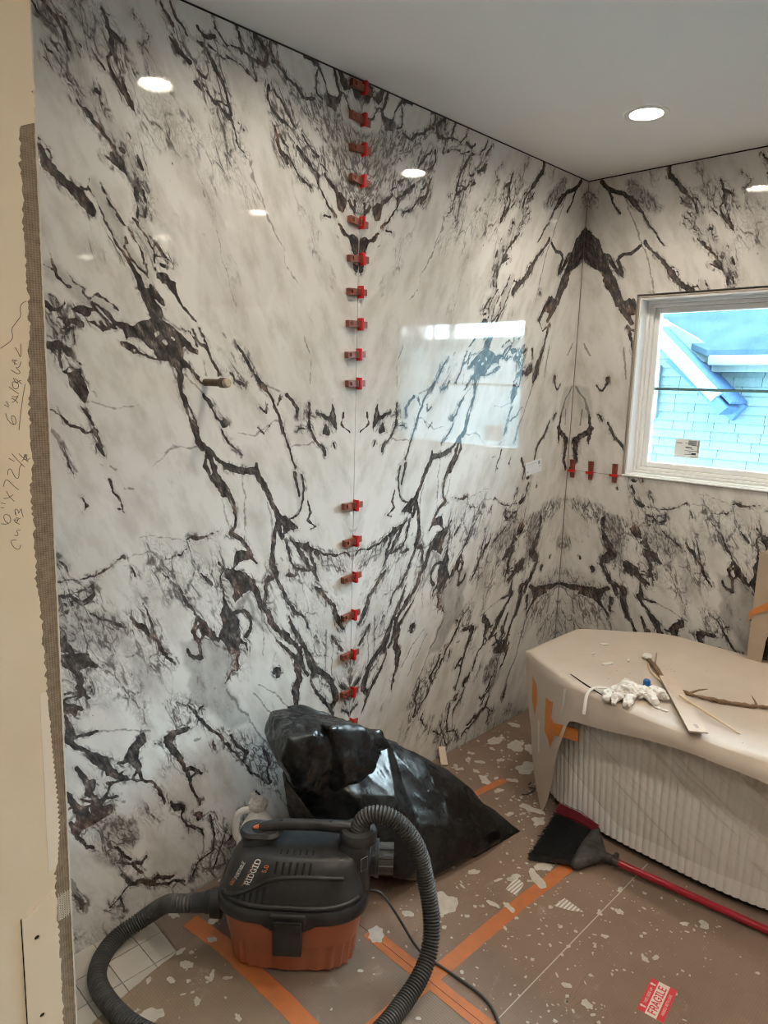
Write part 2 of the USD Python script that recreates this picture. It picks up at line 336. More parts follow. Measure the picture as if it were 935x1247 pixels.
d 583,1581,2.9 560,1540,4.4 536,1512,4.5 504,1490,2.3
d 705,1774,13.4 684,1756,7.5 659,1738,5.5
d 701,1774,8.7 663,1728,5.5 645,1719,5.6
d 681,1881,3.4 660,1845,5.4 642,1833,5.5 610,1791,7 580,1746,5.7
d 656,1883,2.7 631,1834,5.5 595,1765,5.7 588,1743,4.3
h 643,1789,2.8 633,1745,2.8
d 525,1847,4.4 501,1815,5.9 481,1790,9.7 453,1750,7.6 419,1717,17.1 402,1696,7.8 368,1648,6.4 350,1605,8.9 327,1539,8.3 304,1487,6.7 281,1434,8.5
d 285,1419,11.1 271,1366,9.5 266,1335,7
G.3 359,1612 332,1576 304,1502 266,1418 237,1355 256,1303 265,1251 285,1337 295,1420 332,1510
d 252,1410,5.2 242,1356,7 256,1288,5.3 270,1266,4.4 303,1255,3.5
d 227,1308,4.4 212,1268,5.4 226,1238,5.4 196,1215,5.5
h 411,1720,3.1 350,1697,3.2
d 328,1687,9 296,1662,9.1 277,1640,10.9 277,1611,7.6
d 350,1690,4 359,1655,4 341,1683,3.2
N.5 278,1662 192,1662 191,1550 277,1560
d 277,1567,4.2 220,1573,4.3 221,1655,4.3
d 226,1658,5.1 225,1566,5.2
d 220,1558,8.7 190,1520,12.3 155,1495,12.6 150,1468,10.8
d 110,1509,8.2 104,1497,5.5
d 192,1625,7 132,1602,10.8 96,1570,8.2
D 147,1587 121,1556 131,1544 161,1545 156,1564
D 132,1602 118,1670 96,1594 96,1570
d 60,1624,5.5 70,1585,6.5 27,1553,3.8
d 437,1648,3.9 407,1627,7.1 402,1662,2.4
d 441,1578,4.7 416,1553,4 394,1584,2.4
d 549,1754,5.8 526,1728,5.9 498,1715,6.7
h 520,1566,2.3 454,1551,3.1 376,1598,3.2 350,1590,3.3
h 304,1509,2.5 219,1517,3.5 190,1520,3.5
h 782,1510,2 739,1527,2 704,1519,2.8 660,1521,2.8
D 368,1270 331,1262 303,1240 274,1225 367,1236
h 575,1876,4.2 559,1861,4.3
h 252,1884,2.5 213,1808,2.5 222,1728,2.6
h 541,1813,2.9 518,1775,2.2
N.3 579,1824 477,1790 453,1696 534,1695
d 1077,1550,2.3 1071,1516,3.8 1061,1482,3.8 1055,1462,1.9
d 991,1546,4.9 979,1531,7.4 965,1513,3
G.35 988,1546 973,1546 962,1516 979,1526
D 960,1445 947,1442 941,1411 951,1419
d 946,1411,5.1 929,1387,3.6 917,1360,4.2 915,1346,4.2
d 933,1359,3.6 917,1354,3.7
d 1035,1397,2.9 1023,1376,4 1027,1356,3
h 981,1487,2.5 966,1481,2
h 951,1480,2 926,1468,3.1
d 1107,1237,2.4 1092,1214,3.4 1079,1190,3.5
h 1102,1191,1.5 1089,1169,2
h 907,1413,3.1 904,1412,3.1
h 893,1415,6.3 880,1412,6.4
h 817,1472,1.6 771,1511,1.7 753,1532,1.7 724,1525,1.7 688,1518,1.7 663,1523,1.8
d 1118,1169,1.9 1080,1172,2.5 1041,1162,2.5 1006,1164,3.6 985,1173,5.2 958,1192,3.7 931,1207,3.7 923,1213,3.7
d 921,1213,4.8 919,1202,4.8
h 864,1264,2.2 836,1262,2.2 790,1251,2.3 731,1240,3.5
d 719,1238,3.5 700,1239,7.8 682,1228,3.6 647,1234,4.3
h 915,1201,2.7 893,1209,2.7 871,1211,2.2 837,1216,2.2 815,1202,2.3 780,1180,2.3
d 780,1180,2.3 738,1185,3.5 714,1204,3
d 900,1172,3.3 885,1142,3.3
d 799,1139,2.3 759,1097,3.5 718,1032,4.3 712,1010,4.9
h 927,1182,2.1 905,1184,2.2
N.5 1118,1164 996,1147 937,1057 1122,1096
G.4 1057,1127 1032,1145 1008,1107 1035,1081
d 1115,1128,5.9 1096,1124,5.4 1077,1126,4 1043,1129,4.1 1017,1140,6.7 1008,1112,5.7 1029,1095,3.1 1045,1085,3.1 1073,1120,2.5
N.33 869,1259 790,1259 700,1247 647,1234 652,997 797,1028 872,1173
d 538,1312,5.4 531,1281,6.8 542,1251,7.4 557,1234,10.1 528,1218,11.6 499,1188,13.2 477,1163,10.6 462,1131,9.3 447,1109,5.8
D 536,1168 485,1164 466,1132 500,1131 522,1121 544,1106
D 573,1111 544,1112 500,1089 455,1055 436,1015 429,973 425,942 444,953 459,993 471,1021 501,1021 523,1006 538,989 549,1017 545,1049 555,1076
d 597,1140,4 583,1113,6.8 562,1077,8.2 545,1049,8.3
d 587,1107,6.7 594,1089,5.4 581,1036,6.8 582,979,10.3
D 585,1005 553,973 539,944 520,926 517,866 525,821 555,809 583,863 604,887 590,916 592,968
G.85 538,957 531,988 493,1019 467,968 448,917 397,844 425,864 464,920 494,987 524,953
d 538,957,12.7 501,955,9.3 471,922,9.5 479,890,11 495,861,17.5
d 440,962,16.2 401,927,18.1 385,882,22.9 344,838,14.9 311,802,16 277,765,13.8 259,739,14
d 417,941,11.2 409,1043,11.1 401,1055,14.1
D 369,1262 329,1264 288,1239 263,1209 296,1213 329,1204 337,1172 361,1202 369,1229
e 345,1229,4.5 341,1212,6
d 377,1295,5.8 365,1255,8.8 373,1210,9.6 377,1164,13.3 381,1132,16.3 385,1099,26.7 369,1063,27 393,1047,16.4
d 329,1177,9 312,1135,8.4 296,1091,6.2 279,1054,4.7
h 345,1119,5.3 337,1111,5.3
D 288,1165 228,1157 211,1126 224,1114 254,1140
d 313,1185,6.1 279,1157,10 254,1119,14.9 227,1073,19.2 192,1039,12.2 174,1000,6.6
d 228,1157,9.5 211,1126,13.6 219,1107,10.4 192,1067,10.6 183,1030,9
d 189,1112,21 180,1109,19.5
d 211,1137,4.8 139,1098,6.6 84,1086,6.8 36,1093,4.3 7,1074,4.4
h 157,1062,4.1 83,1042,4.3 34,1012,4.4
N.55 184,1122 17,1090 5,992 119,998 175,1064
d 369,1063,16.5 345,1004,9.9 312,942,13.3 277,893,13.6 252,888,8.9 225,853,10.7 225,831,6.6
d 320,1048,13.1 278,1040,12.6 270,1059,7.1
d 283,1069,7.8 244,1052,10.3 210,1046,7.3
D 205,995 155,968 127,926 79,887 89,874 127,904 164,948
d 88,867,19.2 69,825,24.7 43,782,10.8
d 303,864,15.1 268,806,16.3 233,746,18.3 205,688,28.9 169,648,20.8 121,604,24.9 102,579,25.2
d 311,894,4.7 294,847,12
d 277,772,12.2 259,724,16.5 232,658,7.6
d 336,843,11.8 311,816,12
d 361,814,7.8 311,759,8.8 276,707,10.7 258,666,8.3
d 267,675,19.9 258,629,18.4
d 373,698,17.3 352,699,15.9 361,680,17.5
d 101,765,7 46,691,8.2
h 96,756,4.4 93,642,4.5 102,606,4.5
h 134,803,5.2 131,630,5.3
d 715,851,6.6 688,832,6.7 664,844,6.8 674,885,8.7 693,915,6.6 673,942,7.3 659,932,6.7 639,902,16.3 604,874,11.8
d 711,1019,3.2 679,968,5.3 659,939,8.7
G.5 702,823 660,894 590,864 540,799 541,752 578,719 717,760
N.3 702,823 660,894 590,864 540,799 541,752 578,719 717,760
d 525,815,9.4 541,765,9.4 537,751,5.8
d 525,861,3.6 495,834,5.9 487,812,3.7
h 498,1308,2.1 492,1187,2.1
h 393,1297,2.2 377,1164,2.2
d 706,1241,3.1 666,1236,3.2 598,1245,2.6
N.33 706,1241 571,1236 551,1126 573,1041 709,1080
d 669,1115,3.2 649,1099,8.5 622,1069,4.7
h 288,1259,3.8 263,1283,3.8
d 229,1246,3.9 185,1206,4.8 212,1203,4
N.3 393,1013 345,1004 328,911 377,922
h 425,932,3 421,767,2.3
N.4 225,831 116,806 112,640 188,705
N.72 1117,1133 1041,1081 955,1047 903,980 966,913 1058,953 1114,1004
G.3 1117,1133 1041,1081 955,1047 903,980 966,913 1058,953 1114,1004
d 1112,1127,6.4 1098,1119,4.9
d 1088,1127,4 1075,1094,4 1065,1112,4 1046,1098,5.1 1015,1113,5.7
d 1116,1102,2.9 1092,1102,4 1089,1071,4 1110,1085,3.9
D 923,1045 886,1004 853,980 843,938 876,974 897,1001
d 843,938,7.6 820,921,5.9 809,895,14.3 792,867,10.2 759,826,3.1
d 867,1056,2.3 841,983,4.6 820,921,4.7
d 1032,1074,3.1 998,1040,4.2 951,1008,7.6 909,982,3.3 904,969,3.4
h 995,1088,2.6 981,1058,2.7
D 1114,957 1083,952 1043,944 1029,919 1002,889 1035,899 1065,897 1051,871 1047,854 1063,842 1072,871 1094,910 1111,925
G.25 963,978 877,929 835,803 873,732 913,871
d 1068,849,14.7 1054,823,11.7 1039,802,6.4
d 1108,839,4.1 1088,836,4.2 1054,823,5.3
d 1106,823,5.2 1079,820,4.2 1059,814,4.2 1080,804,4.2
d 1100,805,5.7 1076,781,7.9 1061,771,6.9
d 1092,770,4.2 1082,756,3.2 1071,785,4.2
N.45 1109,914 1053,834 1026,748 1070,707 1111,776
d 1033,836,5.4 1028,821,4.3
D 1116,778 1102,762 1084,718 1078,694 1095,694 1114,717
d 1080,700,8 1050,695,7.1 1021,690,7.2
h 1018,689,2.8 954,672,2.9 887,643,3.6 858,636,4.8
d 1115,707,11.6 1091,676,11.8 1062,641,9.3 1027,616,10.1
D 933,583 923,609 899,630 876,639 869,601 889,596 893,565
D 812,598 781,600 769,583 782,563 752,512 783,530 807,566
d 781,600,11.4 743,599,14.2 724,598,9.1
N.7 802,710 740,727 677,658 652,586 718,584 786,620
d 684,647,9.2 671,655,5.3
d 728,686,3.8 697,639,6.5 652,586,7.4 629,552,6.8
d 683,964,11.3 697,926,6.3 691,895,5 666,858,6.4 667,828,7.1 693,829,7 718,859,6.9 720,875,5
d 671,956,8.2 659,905,9.6 672,884,5.1
d 665,948,12 639,912,20.6 623,890,23.5
d 746,1071,3.6 714,1018,5.5 683,976,5.6
G.45 748,903 623,884 627,654 689,723 731,821
N.25 748,903 623,884 627,654 689,723 731,821
h 797,1081,2.9 768,1070,3
N.35 911,938 832,918 804,841 857,844 901,890
h 942,839,5.6 941,839,5.6
d 842,588,6.8 842,586,6.8
h 828,859,4.7 826,858,4.7
N.25 1034,806 813,761 817,631 1008,686
d 1114,714,11 1089,674,13 1067,648,11.4 1040,619,17.1 1012,587,28.6 984,547,22.9 967,521,9.7 937,505,9.8
D 881,638 867,600 890,588 894,551 887,482 900,487 911,531 929,557 947,555 930,597 907,621
d 959,563,8.3 941,562,8.4
d 973,523,3.9 948,533,5.2
d 904,528,7.3 918,494,6.6
d 893,484,6.7 862,458,5.5 836,427,9.1 817,378,6.4 811,361,3.6
d 992,515,9.6 962,506,3.9 912,489,4 887,472,5.4
d 983,514,3.8 993,486,6.4 1006,472,9.6 1024,454,9.5
D 1095,603 1083,611 1065,573 1055,544 1035,548 1027,532 1040,506 1021,456 1033,455 1052,492 1063,503 1078,553
d 1112,530,3.6 1095,498,3.6
d 1080,498,6.1 1056,475,8.1 1030,454,17.7 1006,466,8.3 970,454,5.9
D 1056,468 1013,446 990,420 1008,408 1038,403 1055,436
d 1118,477,4.8 1093,472,4.9 1054,455,5
D 1099,468 1065,460 1060,438 1084,417 1080,390 1098,379 1115,419 1101,431
e 1100,450,8.6 1106,440,8.5
d 1117,433,6.7 1113,405,6.1 1095,375,8.1 1071,334,7 1048,313,3.9
h 1013,449,3.8 988,452,2.6 946,427,2.7
N.6 1067,416 1002,412 978,401 918,327 901,278 934,253 965,268 954,216 986,212 1061,303 1042,326 1075,375
G.35 1067,416 1002,412 978,401 918,327 901,278 934,253 965,268 1042,326
G.4 1067,299 995,297 948,212 968,189 1033,256
d 989,294,6.7 959,252,8.8 935,219,5.5
d 967,229,8.9 936,206,5.6 897,193,7.1 880,209,7.8
d 936,206,6.9 898,159,9.3
d 968,189,6.9 932,135,12.7 899,131,18.6 867,100,16.1 846,117,11 805,89,11.3 791,92,7.6
d 860,96,8.1 813,71,9.8 791,70,6.1 756,44,7.8
N.55 968,195 859,131 792,60 861,82 939,125
N.5 922,403 864,384 839,325 867,310 918,334
D 815,581 790,606 777,594 784,570 751,510 731,460 711,396 725,409 752,469 779,520 805,557
d 719,399,9.6 701,349,6.8 684,305,6.1
d 784,596,15.3 749,591,15.6 728,591,9.3
d 738,463,5.8 696,439,10.4 674,416,7.5 717,448,4.4
N.42 750,557 680,518 637,416 638,373 696,425 744,507
d 624,501,8.4 621,481,6.1
d 841,587,6.8 840,583,5.4
d 790,359,7.2 770,329,26.4 749,320,9.6 757,302,5.9 729,246,5.3 686,204,6.2 679,186,4.7
G.4 803,399 756,344 746,311 778,318
d 699,283,13.7 677,273,10 693,244,7.7
N.6 678,259 534,163 535,56 597,-6 727,18 749,59 688,116 642,153
d 648,245,4.7 633,179,6.4 642,109,5.6 704,87,4.7 727,47,6.3
h 679,186,4.7 680,113,4
d 587,157,6.6 611,108,5.7 636,30,4.9
d 534,148,6.7 587,112,6.6
d 945,135,3.5 971,108,5.6 1010,88,5.5
d 971,108,4.9 961,50,4.9
d 1113,193,8.3 1091,148,7.2 1090,124,6.6
N.4 619,552 531,478 532,419 589,513
d 323,772,10.4 281,718,10.6 276,673,10.7
D 276,680 250,665 258,594 262,536 244,478 257,482 284,536 293,605 271,642
d 257,482,8.5 243,447,5.2
d 259,755,14.8 276,724,10.7 223,643,11
d 228,733,23.4 187,655,37.8 205,615,11.1 167,544,11.4 110,480,16.4 69,396,5.6
d 178,653,19 121,606,16 92,552,21.8 71,499,25.8 90,473,25.7
N.5 187,640 121,606 101,539 149,553
d -6,578,7.5 3,541,9.4
d 53,548,12 23,531,12.2
d 41,442,5.6 10,424,8.6 -16,391,7.7
N.5 95,713 -54,675 -64,367 50,437
G.5 714,872 533,825 541,747 578,711 505,586 482,543 558,535 651,640 719,682
N.3 714,872 533,825 541,747 578,711 505,586 482,543 558,535 651,640 719,682
d 582,712,4.3 552,744,4.3 530,751,9.5 533,785,7.2
h 578,691,4.3 542,632,4.4 489,560,4.6 443,480,4.7 377,376,5
d 373,693,13.4 352,691,10.4
N.75 610,553 482,515 360,347 343,250 394,241 507,375 581,488
d 693,628,4.1 617,542,6.5 552,449,6.1 483,351,6.3 402,267,6.6
d 566,517,7.4 537,464,11.4 491,426,14 506,403,7.8
d 427,416,8 394,353,14.8 411,322,6.6 394,271,7.5
h 702,552,5.6 681,551,4.2
d 625,490,8 632,523,4.3
d 724,460,9.1 683,431,9.3 718,418,7.1 712,381,5.7 686,309,5.8
D 701,287 672,275 680,240 701,250
d 460,261,4.9 444,240,7.4 476,187,6.5
h 465,643,3.1 344,474,3.3
h 442,671,3.8 394,635,3.2 292,524,3.3
N.45 394,241 308,251 290,104 360,166
D 1535,2519 1582,2560 1616,2515 1589,2425 1557,2377 1477,2324 1434,2268 1379,2185 1339,2110 1291,2105 1344,2198 1382,2278 1409,2324 1435,2377 1477,2442 1489,2478
d 1370,2310,16.5 1405,2356,19.3 1448,2404,13
d 1348,2291,12.6 1391,2338,16.6
d 1248,2440,13.3 1221,2408,12 1152,2346,11.8 1100,2283,30.1 1081,2257,20.8 1035,2213,18.2 982,2175,22.4 971,2155,11.2
d 1266,2426,12.2 1310,2393,16.1 1359,2391,13.9 1378,2369,12.7 1346,2307,12.6
d 1499,2757,16.9 1470,2718,19.3 1392,2682,16.3 1347,2653,19.8 1318,2628,22.1 1264,2562,12.1 1224,2507,7.2 1145,2408,4.7
h 1363,2653,5 1289,2487,4.9 1214,2339,4.8 1162,2139,4.8
N.95 1336,2735 1377,2727 1302,2633 1216,2569 1176,2585 1250,2662
G.45 1336,2735 1377,2727 1302,2633 1216,2569 1176,2585 1250,2662
d 1161,2766,18.5 1152,2718,20.8 1073,2641,22.5
d 1456,2703,10.3 1430,2649,7.7 1389,2585,7.6
N.85 1505,2713 1572,2735 1567,2651 1516,2641
D 1297,2185 1270,2149 1229,2100 1307,2107 1349,2157
d 1194,2189,15.7 1196,2184,15.7
D 1281,2185 1301,2154 1244,2099 1204,2046 1188,2053 1227,2114
D 1348,2167 1339,2116 1282,2052 1265,2059 1304,2129
d 1274,2118,22.4 1320,2131,16.4
d 1433,2278,36.4 1391,2214,19.3 1358,2151,14.1
d 1204,2046,6.1 1239,2015,6.2 1284,2035,10 1298,2053,7.6
d 1299,2045,12.6 1274,1992,12.5 1264,1941,12.5 1246,1898,21.3 1214,1837,39.7 1196,1790,39.6 1184,1760,9.9
D 1165,1852 1122,1834 1096,1800 1127,1792 1163,1810
d 1158,1918,15.7 1170,1877,12.2
h 1192,1760,5 1080,1531,4.9 1042,1468,4.8
h 1312,1944,5.1 1291,1857,10.2 1283,1788,5.1
h 1530,1965,6.8 1485,1909,8.1
d 1382,1791,17.1 1376,1773,15.8 1407,1729,6.7 1437,1756,6.7
d 1414,1613,6.7 1393,1577,9.4
d 1360,1569,8 1304,1490,11.8 1275,1459,7.8
h 1561,1750,8.4 1499,1685,8.3 1467,1603,11
d 1467,1603,11 1457,1549,17.9 1457,1485,18
D 1448,1549 1525,1501 1559,1448 1532,1450 1463,1503
h 1507,1631,6.9 1518,1548,7
G.3 1474,1739 1560,1759 1514,1575 1442,1595
d 1449,1538,24.7 1509,1491,18.3 1548,1462,18.5
d 1463,1474,11.1 1457,1456,8.3
d 1529,1472,34 1533,1415,22.8 1527,1359,21.4 1551,1315,18.8
d 1347,1541,6.6 1304,1488,11.8 1268,1454,14.3 1237,1375,6.5
N.8 1574,1155 1500,1162 1364,1147 1318,1105 1238,1095 1191,1082 1167,1012 1224,931 1202,841 1300,844 1320,955 1379,1023 1510,1094
G.5 1238,1095 1351,1110 1337,952 1300,844 1216,857 1218,987
d 1339,1074,24.7 1339,1009,20.7 1304,947,33 1269,896,43.6 1314,861,50 1334,839,14
D 1152,1077 1195,1045 1167,1012 1122,1000 1133,1044
D 1067,945 1140,979 1104,1020 1093,986
D 1123,845 1183,872 1204,822 1160,792
d 1084,778,23.4 1156,830,42.3 1193,852,37.4
d 1126,1386,16.2 1154,1345,7.6 1152,1292,5.1
D 1167,1300 1230,1295 1185,1281
d 1203,1261,10.3 1183,1227,10.3
D 1119,1171 1192,1213 1166,1171 1144,1155
d 1280,1242,10.6 1277,1233,9.3
d 1381,797,22.8 1377,788,22.8
d 1457,846,11.6 1451,839,11.6
d 1335,829,18.2 1291,779,13.9 1248,720,17.9 1235,689,24.8
N.45 1478,796 1580,779 1565,681 1470,718
d 1283,704,25.1 1337,674,37 1440,674,26.5 1548,674,12.2
N.4 1424,940 1583,958 1597,857 1465,896
D 1297,701 1345,666 1436,664 1458,639 1367,631 1301,588 1256,526 1260,566 1315,626
d 1200,719,34.2 1191,651,34.3 1164,587,31.4 1135,554,14.2 1094,474,18.3 1068,410,39.4 1002,427,35.7
d 1311,809,22 1282,754,18.9 1217,726,14.3 1184,712,11.3
d 1259,658,16.1 1258,587,14.7
h 1256,526,8.9 1190,348,8.8 1118,235,11.6 1080,113,8.7
h 1483,592,7.9 1469,553,7.9
h 1413,554,6.2 1404,483,6.2
d 1568,671,9.6 1474,657,9.4
N.6 1100,86 1184,80 1208,20 1105,33"""
# ---------------------------------------------------------------- marble: traced veins in slab coordinates (s from the seam, z up)
def marble_fields(step=0.004, smax=1.578, zmax=2.768):
    S = np.arange(0, smax + step / 2, step); Z = np.arange(0.0, zmax + step / 2, step)
    s, z = np.meshgrid(S, Z, indexing="ij"); q = np.stack([s, z, 0 * s], -1)
    ws = s + 0.016 * (meshkit.fbm(q * 28 + 3.1, 3, 1) - .5) + 0.006 * (meshkit.noise(q * 130, 5) - .5)
    wz = z + 0.020 * (meshkit.fbm(q * 22 + 9.7, 3, 2) - .5) + 0.007 * (meshkit.noise(q * 110, 6) - .5)
    D = np.full(s.shape, -0.03); E = np.full(s.shape, -0.03); HL = np.full(s.shape, -0.03)
    N = np.zeros(s.shape); G = np.zeros(s.shape)
    def win(a, pad):
        i0, i1 = np.searchsorted(S, [a[:, 0].min() - pad, a[:, 0].max() + pad]); j0, j1 = np.searchsorted(Z, [a[:, 1].min() - pad, a[:, 1].max() + pad])
        return slice(i0, i1), slice(j0, j1)
    def polydist(P, X, Y):
        d = np.full(X.shape, 9.0); ins = np.zeros(X.shape, bool)
        for (x0, y0), (x1, y1) in zip(P, np.roll(P, -1, 0)):
            ex, ey = x1 - x0, y1 - y0; t = np.clip(((X - x0) * ex + (Y - y0) * ey) / max(ex * ex + ey * ey, 1e-12), 0, 1)
            d = np.minimum(d, np.hypot(X - x0 - t * ex, Y - y0 - t * ey))
            c = (y0 > Y) != (y1 > Y); ins ^= c & (X < x0 + (Y - y0) * ex / (ey if abs(ey) > 1e-12 else 1e-12))
        return np.where(ins, d, -d)
    for ln in MARBLE.split("\n"):
        k, *pts = ln.split()
        P = np.array([[float(v) for v in p.split(",")] for p in pts]); P /= 1000.0
        w = win(P, 0.05)
        X, Y = ws[w], wz[w]
        if X.size == 0: continue
        if P.shape[1] == 3:
            tgt = {"d": D, "e": E, "h": HL}[k]; best = np.full(X.shape, -0.03)
            for a, b in zip(P[:-1], P[1:]):
                ex, ey = b[:2] - a[:2]; t = np.clip(((X - a[0]) * ex + (Y - a[1]) * ey) / max(ex * ex + ey * ey, 1e-12), 0, 1)
                r = (a[2] + t * (b[2] - a[2])) / 2 + 0.0014
                best = np.maximum(best, r - np.hypot(X - a[0] - t * ex, Y - a[1] - t * ey))
            tgt[w] = np.maximum(tgt[w], best)
        else:
            if k == "D": D[w] = np.maximum(D[w], polydist(P, X, Y))
            else:
                v = float(k[1:]); f = 0.030 if k[0] == "N" else 0.007
                a = np.clip(polydist(P, X, Y) / f * 0.5 + 0.5, 0, 1) * v; tgt = N if k[0] == "N" else G
                tgt[w] = np.maximum(tgt[w], a)
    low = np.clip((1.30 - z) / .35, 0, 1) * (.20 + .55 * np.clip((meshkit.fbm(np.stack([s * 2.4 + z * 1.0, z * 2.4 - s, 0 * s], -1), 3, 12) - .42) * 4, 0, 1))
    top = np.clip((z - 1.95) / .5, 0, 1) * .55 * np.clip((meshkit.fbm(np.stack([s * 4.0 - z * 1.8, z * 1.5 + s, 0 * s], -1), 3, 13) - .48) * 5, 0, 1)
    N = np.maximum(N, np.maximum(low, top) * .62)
    D = np.minimum(D, -E + 0.0005)
    return S, Z, D, HL, N, G
FS, FZ, FD, FH, FN, FG = marble_fields()

def marble_material():
    n = {}; L = []
    n["a"] = ("attribute", {"attribute": "ink"}); n["u"] = ("attribute", {"attribute": "slab"})
    n["sep"] = ("separate_color", {}); L += [("a.color", "sep.color")]
    n["mp"] = ("mapping", {"mapping_type": "texture", "rotation": (0, 0, math.radians(-24)), "scale": (1.0, 2.6, 1.0)}); L += [("u.vector", "mp.vector")]
    def nz(k, scale, src="mp.vector", detail=5.0, rough=0.6, dist=0.0):
        n[k] = ("noise_texture", {"scale": scale, "detail": detail, "roughness": rough, "distortion": dist}); L.append((src, k + ".vector"))
    def mth(k, op, a, b=None, c=None, clamp=False):
        v = {"math_type": op, "use_clamp": clamp}
        for nm, x in (("value1", a), ("value2", b), ("value3", c)):
            if isinstance(x, str): L.append((x, k + "." + nm))
            elif x is not None: v[nm] = float(x)
        n[k] = ("math", v); return k + ".value"
    def ss(k, x, lo, hi):
        n[k] = ("map_range", {"range_type": "smoothstep", "from_min": lo, "from_max": hi, "to_min": 0.0, "to_max": 1.0}); L.append((x, k + ".value")); return k + ".result"
    def mixc(k, f, a, b):
        v = {}
        for nm, x in (("color1", a), ("color2", b)):
            if isinstance(x, str): L.append((x, k + "." + nm))
            else: v[nm] = x
        n[k] = ("mix", v)
        if isinstance(f, str): L.append((f, k + ".fac"))
        else: v["fac"] = f
        return k + ".color"
    # signed distance to the ink: red 0..1 = -30..+30 mm; fine ragged edge from noise
    nz("nf", 95.0, detail=4.0); nz("nf2", 300.0, "u.vector", 2.0)
    dm = mth("dm", "multiply_add", "sep.r", 60.0, -30.0)                 # mm
    j1 = mth("j1", "multiply_add", "nf.fac", 5.5, -2.75); j2 = mth("j2", "multiply_add", "nf2.fac", 2.4, -1.2)
    dd = mth("dd", "add", dm, j1); dd2 = mth("dd2", "add", dd, j2)
    ink = ss("ink", dd2, -0.7, 1.0)
    # fringe of fine flecks beside the veins
    # fine network where green is high
    nz("nw", 20.0, detail=2.0, rough=0.5)
    n["wadd"] = ("vector_math", {"math_type": "multiply_add", "vector2": (0.07, 0.07, 0.07)}); L += [("nw.color", "wadd.vector1"), ("mp.vector", "wadd.vector3")]
    def vor(k, sc, lo, hi):
        n[k] = ("voronoi_texture", {"feature": "distance_to_edge", "scale": sc}); L.append(("wadd.vector", k + ".vector"))
        n[k + "s"] = ("map_range", {"range_type": "smoothstep", "from_min": lo, "from_max": hi, "to_min": 1.0, "to_max": 0.0}); L.append((k + ".distance", k + "s.value")); return k + "s.result"
    v1 = vor("v1", 19.0, 0.01, 0.10); v2 = vor("v2", 48.0, 0.02, 0.15)
    nz("nm", 9.0, detail=5.0); nz("nsp", 70.0, detail=6.0, rough=0.7)
    g1 = mth("g1", "multiply_add", "nm.fac", 1.5, -0.75); near = ss("near", dm, -22.0, 0.0); gm0 = mth("gm0", "multiply_add", near, 0.34, g1); gm = mth("gm", "add", "sep.g", gm0)
    gate1 = ss("gate1", gm, 0.16, 0.45); gate2 = ss("gate2", gm, 0.34, 0.68)
    l1 = mth("l1", "multiply", v1, gate1); l2 = mth("l2", "multiply", v2, gate2)
    v3 = vor("v3", 105.0, 0.03, 0.22); l3 = mth("l3", "multiply", v3, mth("g3", "multiply", gate1, 0.42)); lin = mth("lin", "maximum", mth("l12", "maximum", l1, l2), l3)
    th = mth("th", "multiply_add", "sep.g", -0.16, 0.675); sp0 = mth("sp0", "subtract", "nsp.fac", th); sp = ss("sp", sp0, 0.0, 0.06)
    spg = mth("spg", "multiply", sp, ss("spgate", "sep.g", 0.08, 0.3))
    net = mth("net", "maximum", mth("lin8", "multiply", mth("linb", "multiply", lin, ss("lbr", "nsp.fac", 0.36, 0.52)), 0.9), mth("spg8", "multiply", spg, 0.85))
    # ground colour
    nz("nb", 2.2, "mp.vector", 6.0, 0.6, 0.6); nz("nb2", 14.0, "mp.vector", 5.0)
    n["base"] = ("rgb_ramp", {"ramp": [(0.30, (0.56, 0.54, 0.51)), (0.47, (0.67, 0.655, 0.635)), (0.65, (0.74, 0.73, 0.715))]}); L.append(("nb.fac", "base.fac"))
    n["cl"] = ("rgb_ramp", {"ramp": [(0.34, (0.80, 0.785, 0.765)), (0.54, (1, 1, 1))]}); L.append(("nb2.fac", "cl.fac"))
    n["bm"] = ("mix", {"mix_type": "multiply", "fac": 1.0}); L += [("base.color", "bm.color1"), ("cl.color", "bm.color2")]
    # faint wandering hairlines everywhere
    vh = vor("vh", 5.5, 0.002, 0.018); hm = mth("hm", "multiply", vh, ss("hgate", "nm.fac", 0.5, 0.68)); hm2 = mth("hm2", "multiply", hm, 0.22)
    c1 = mixc("c1", hm2, "bm.color", (0.30, 0.27, 0.25))
    # grey veil (blue)
    nz("nv", 30.0, detail=6.0, rough=0.65); vf = mth("vf", "multiply_add", "nv.fac", 1.4, 0.25); vv = mth("vv", "multiply", "sep.b", vf, clamp=True)
    c2 = mixc("c2", vv, c1, (0.155, 0.145, 0.140))
    # network and hairlines: brownish grey
    nz("nbr", 6.0, "u.vector", 3.0)
    n["nc"] = ("rgb_ramp", {"ramp": [(0.42, (0.060, 0.058, 0.064)), (0.66, (0.12, 0.092, 0.080))]}); L.append(("nbr.fac", "nc.fac"))
    c3 = mixc("c3", net, c2, "nc.color")
    hl0 = mth("hl0", "multiply_add", "u.w" if False else "ha.fac", 60.0, -30.0); n["ha"] = ("attribute", {"attribute": "hair"})
    hlj = mth("hlj", "multiply_add", "nf.fac", 3.0, -1.7); hl1 = mth("hl1", "add", hl0, hlj); hl = ss("hl", hl1, -1.6, 1.4); hl7 = mth("hl7", "multiply", hl, 0.62)
    c4 = mixc("c4", hl7, c3, "nc.color")
    # ink colour: charcoal with paler and brown inclusions
    nz("ni", 55.0, detail=6.0, rough=0.7); n["ic"] = ("rgb_ramp", {"ramp": [(0.36, (0.020, 0.019, 0.021)), (0.52, (0.060, 0.055, 0.055)), (0.62, (0.15, 0.13, 0.12)), (0.72, (0.40, 0.38, 0.36))]}); L.append(("ni.fac", "ic.fac"))
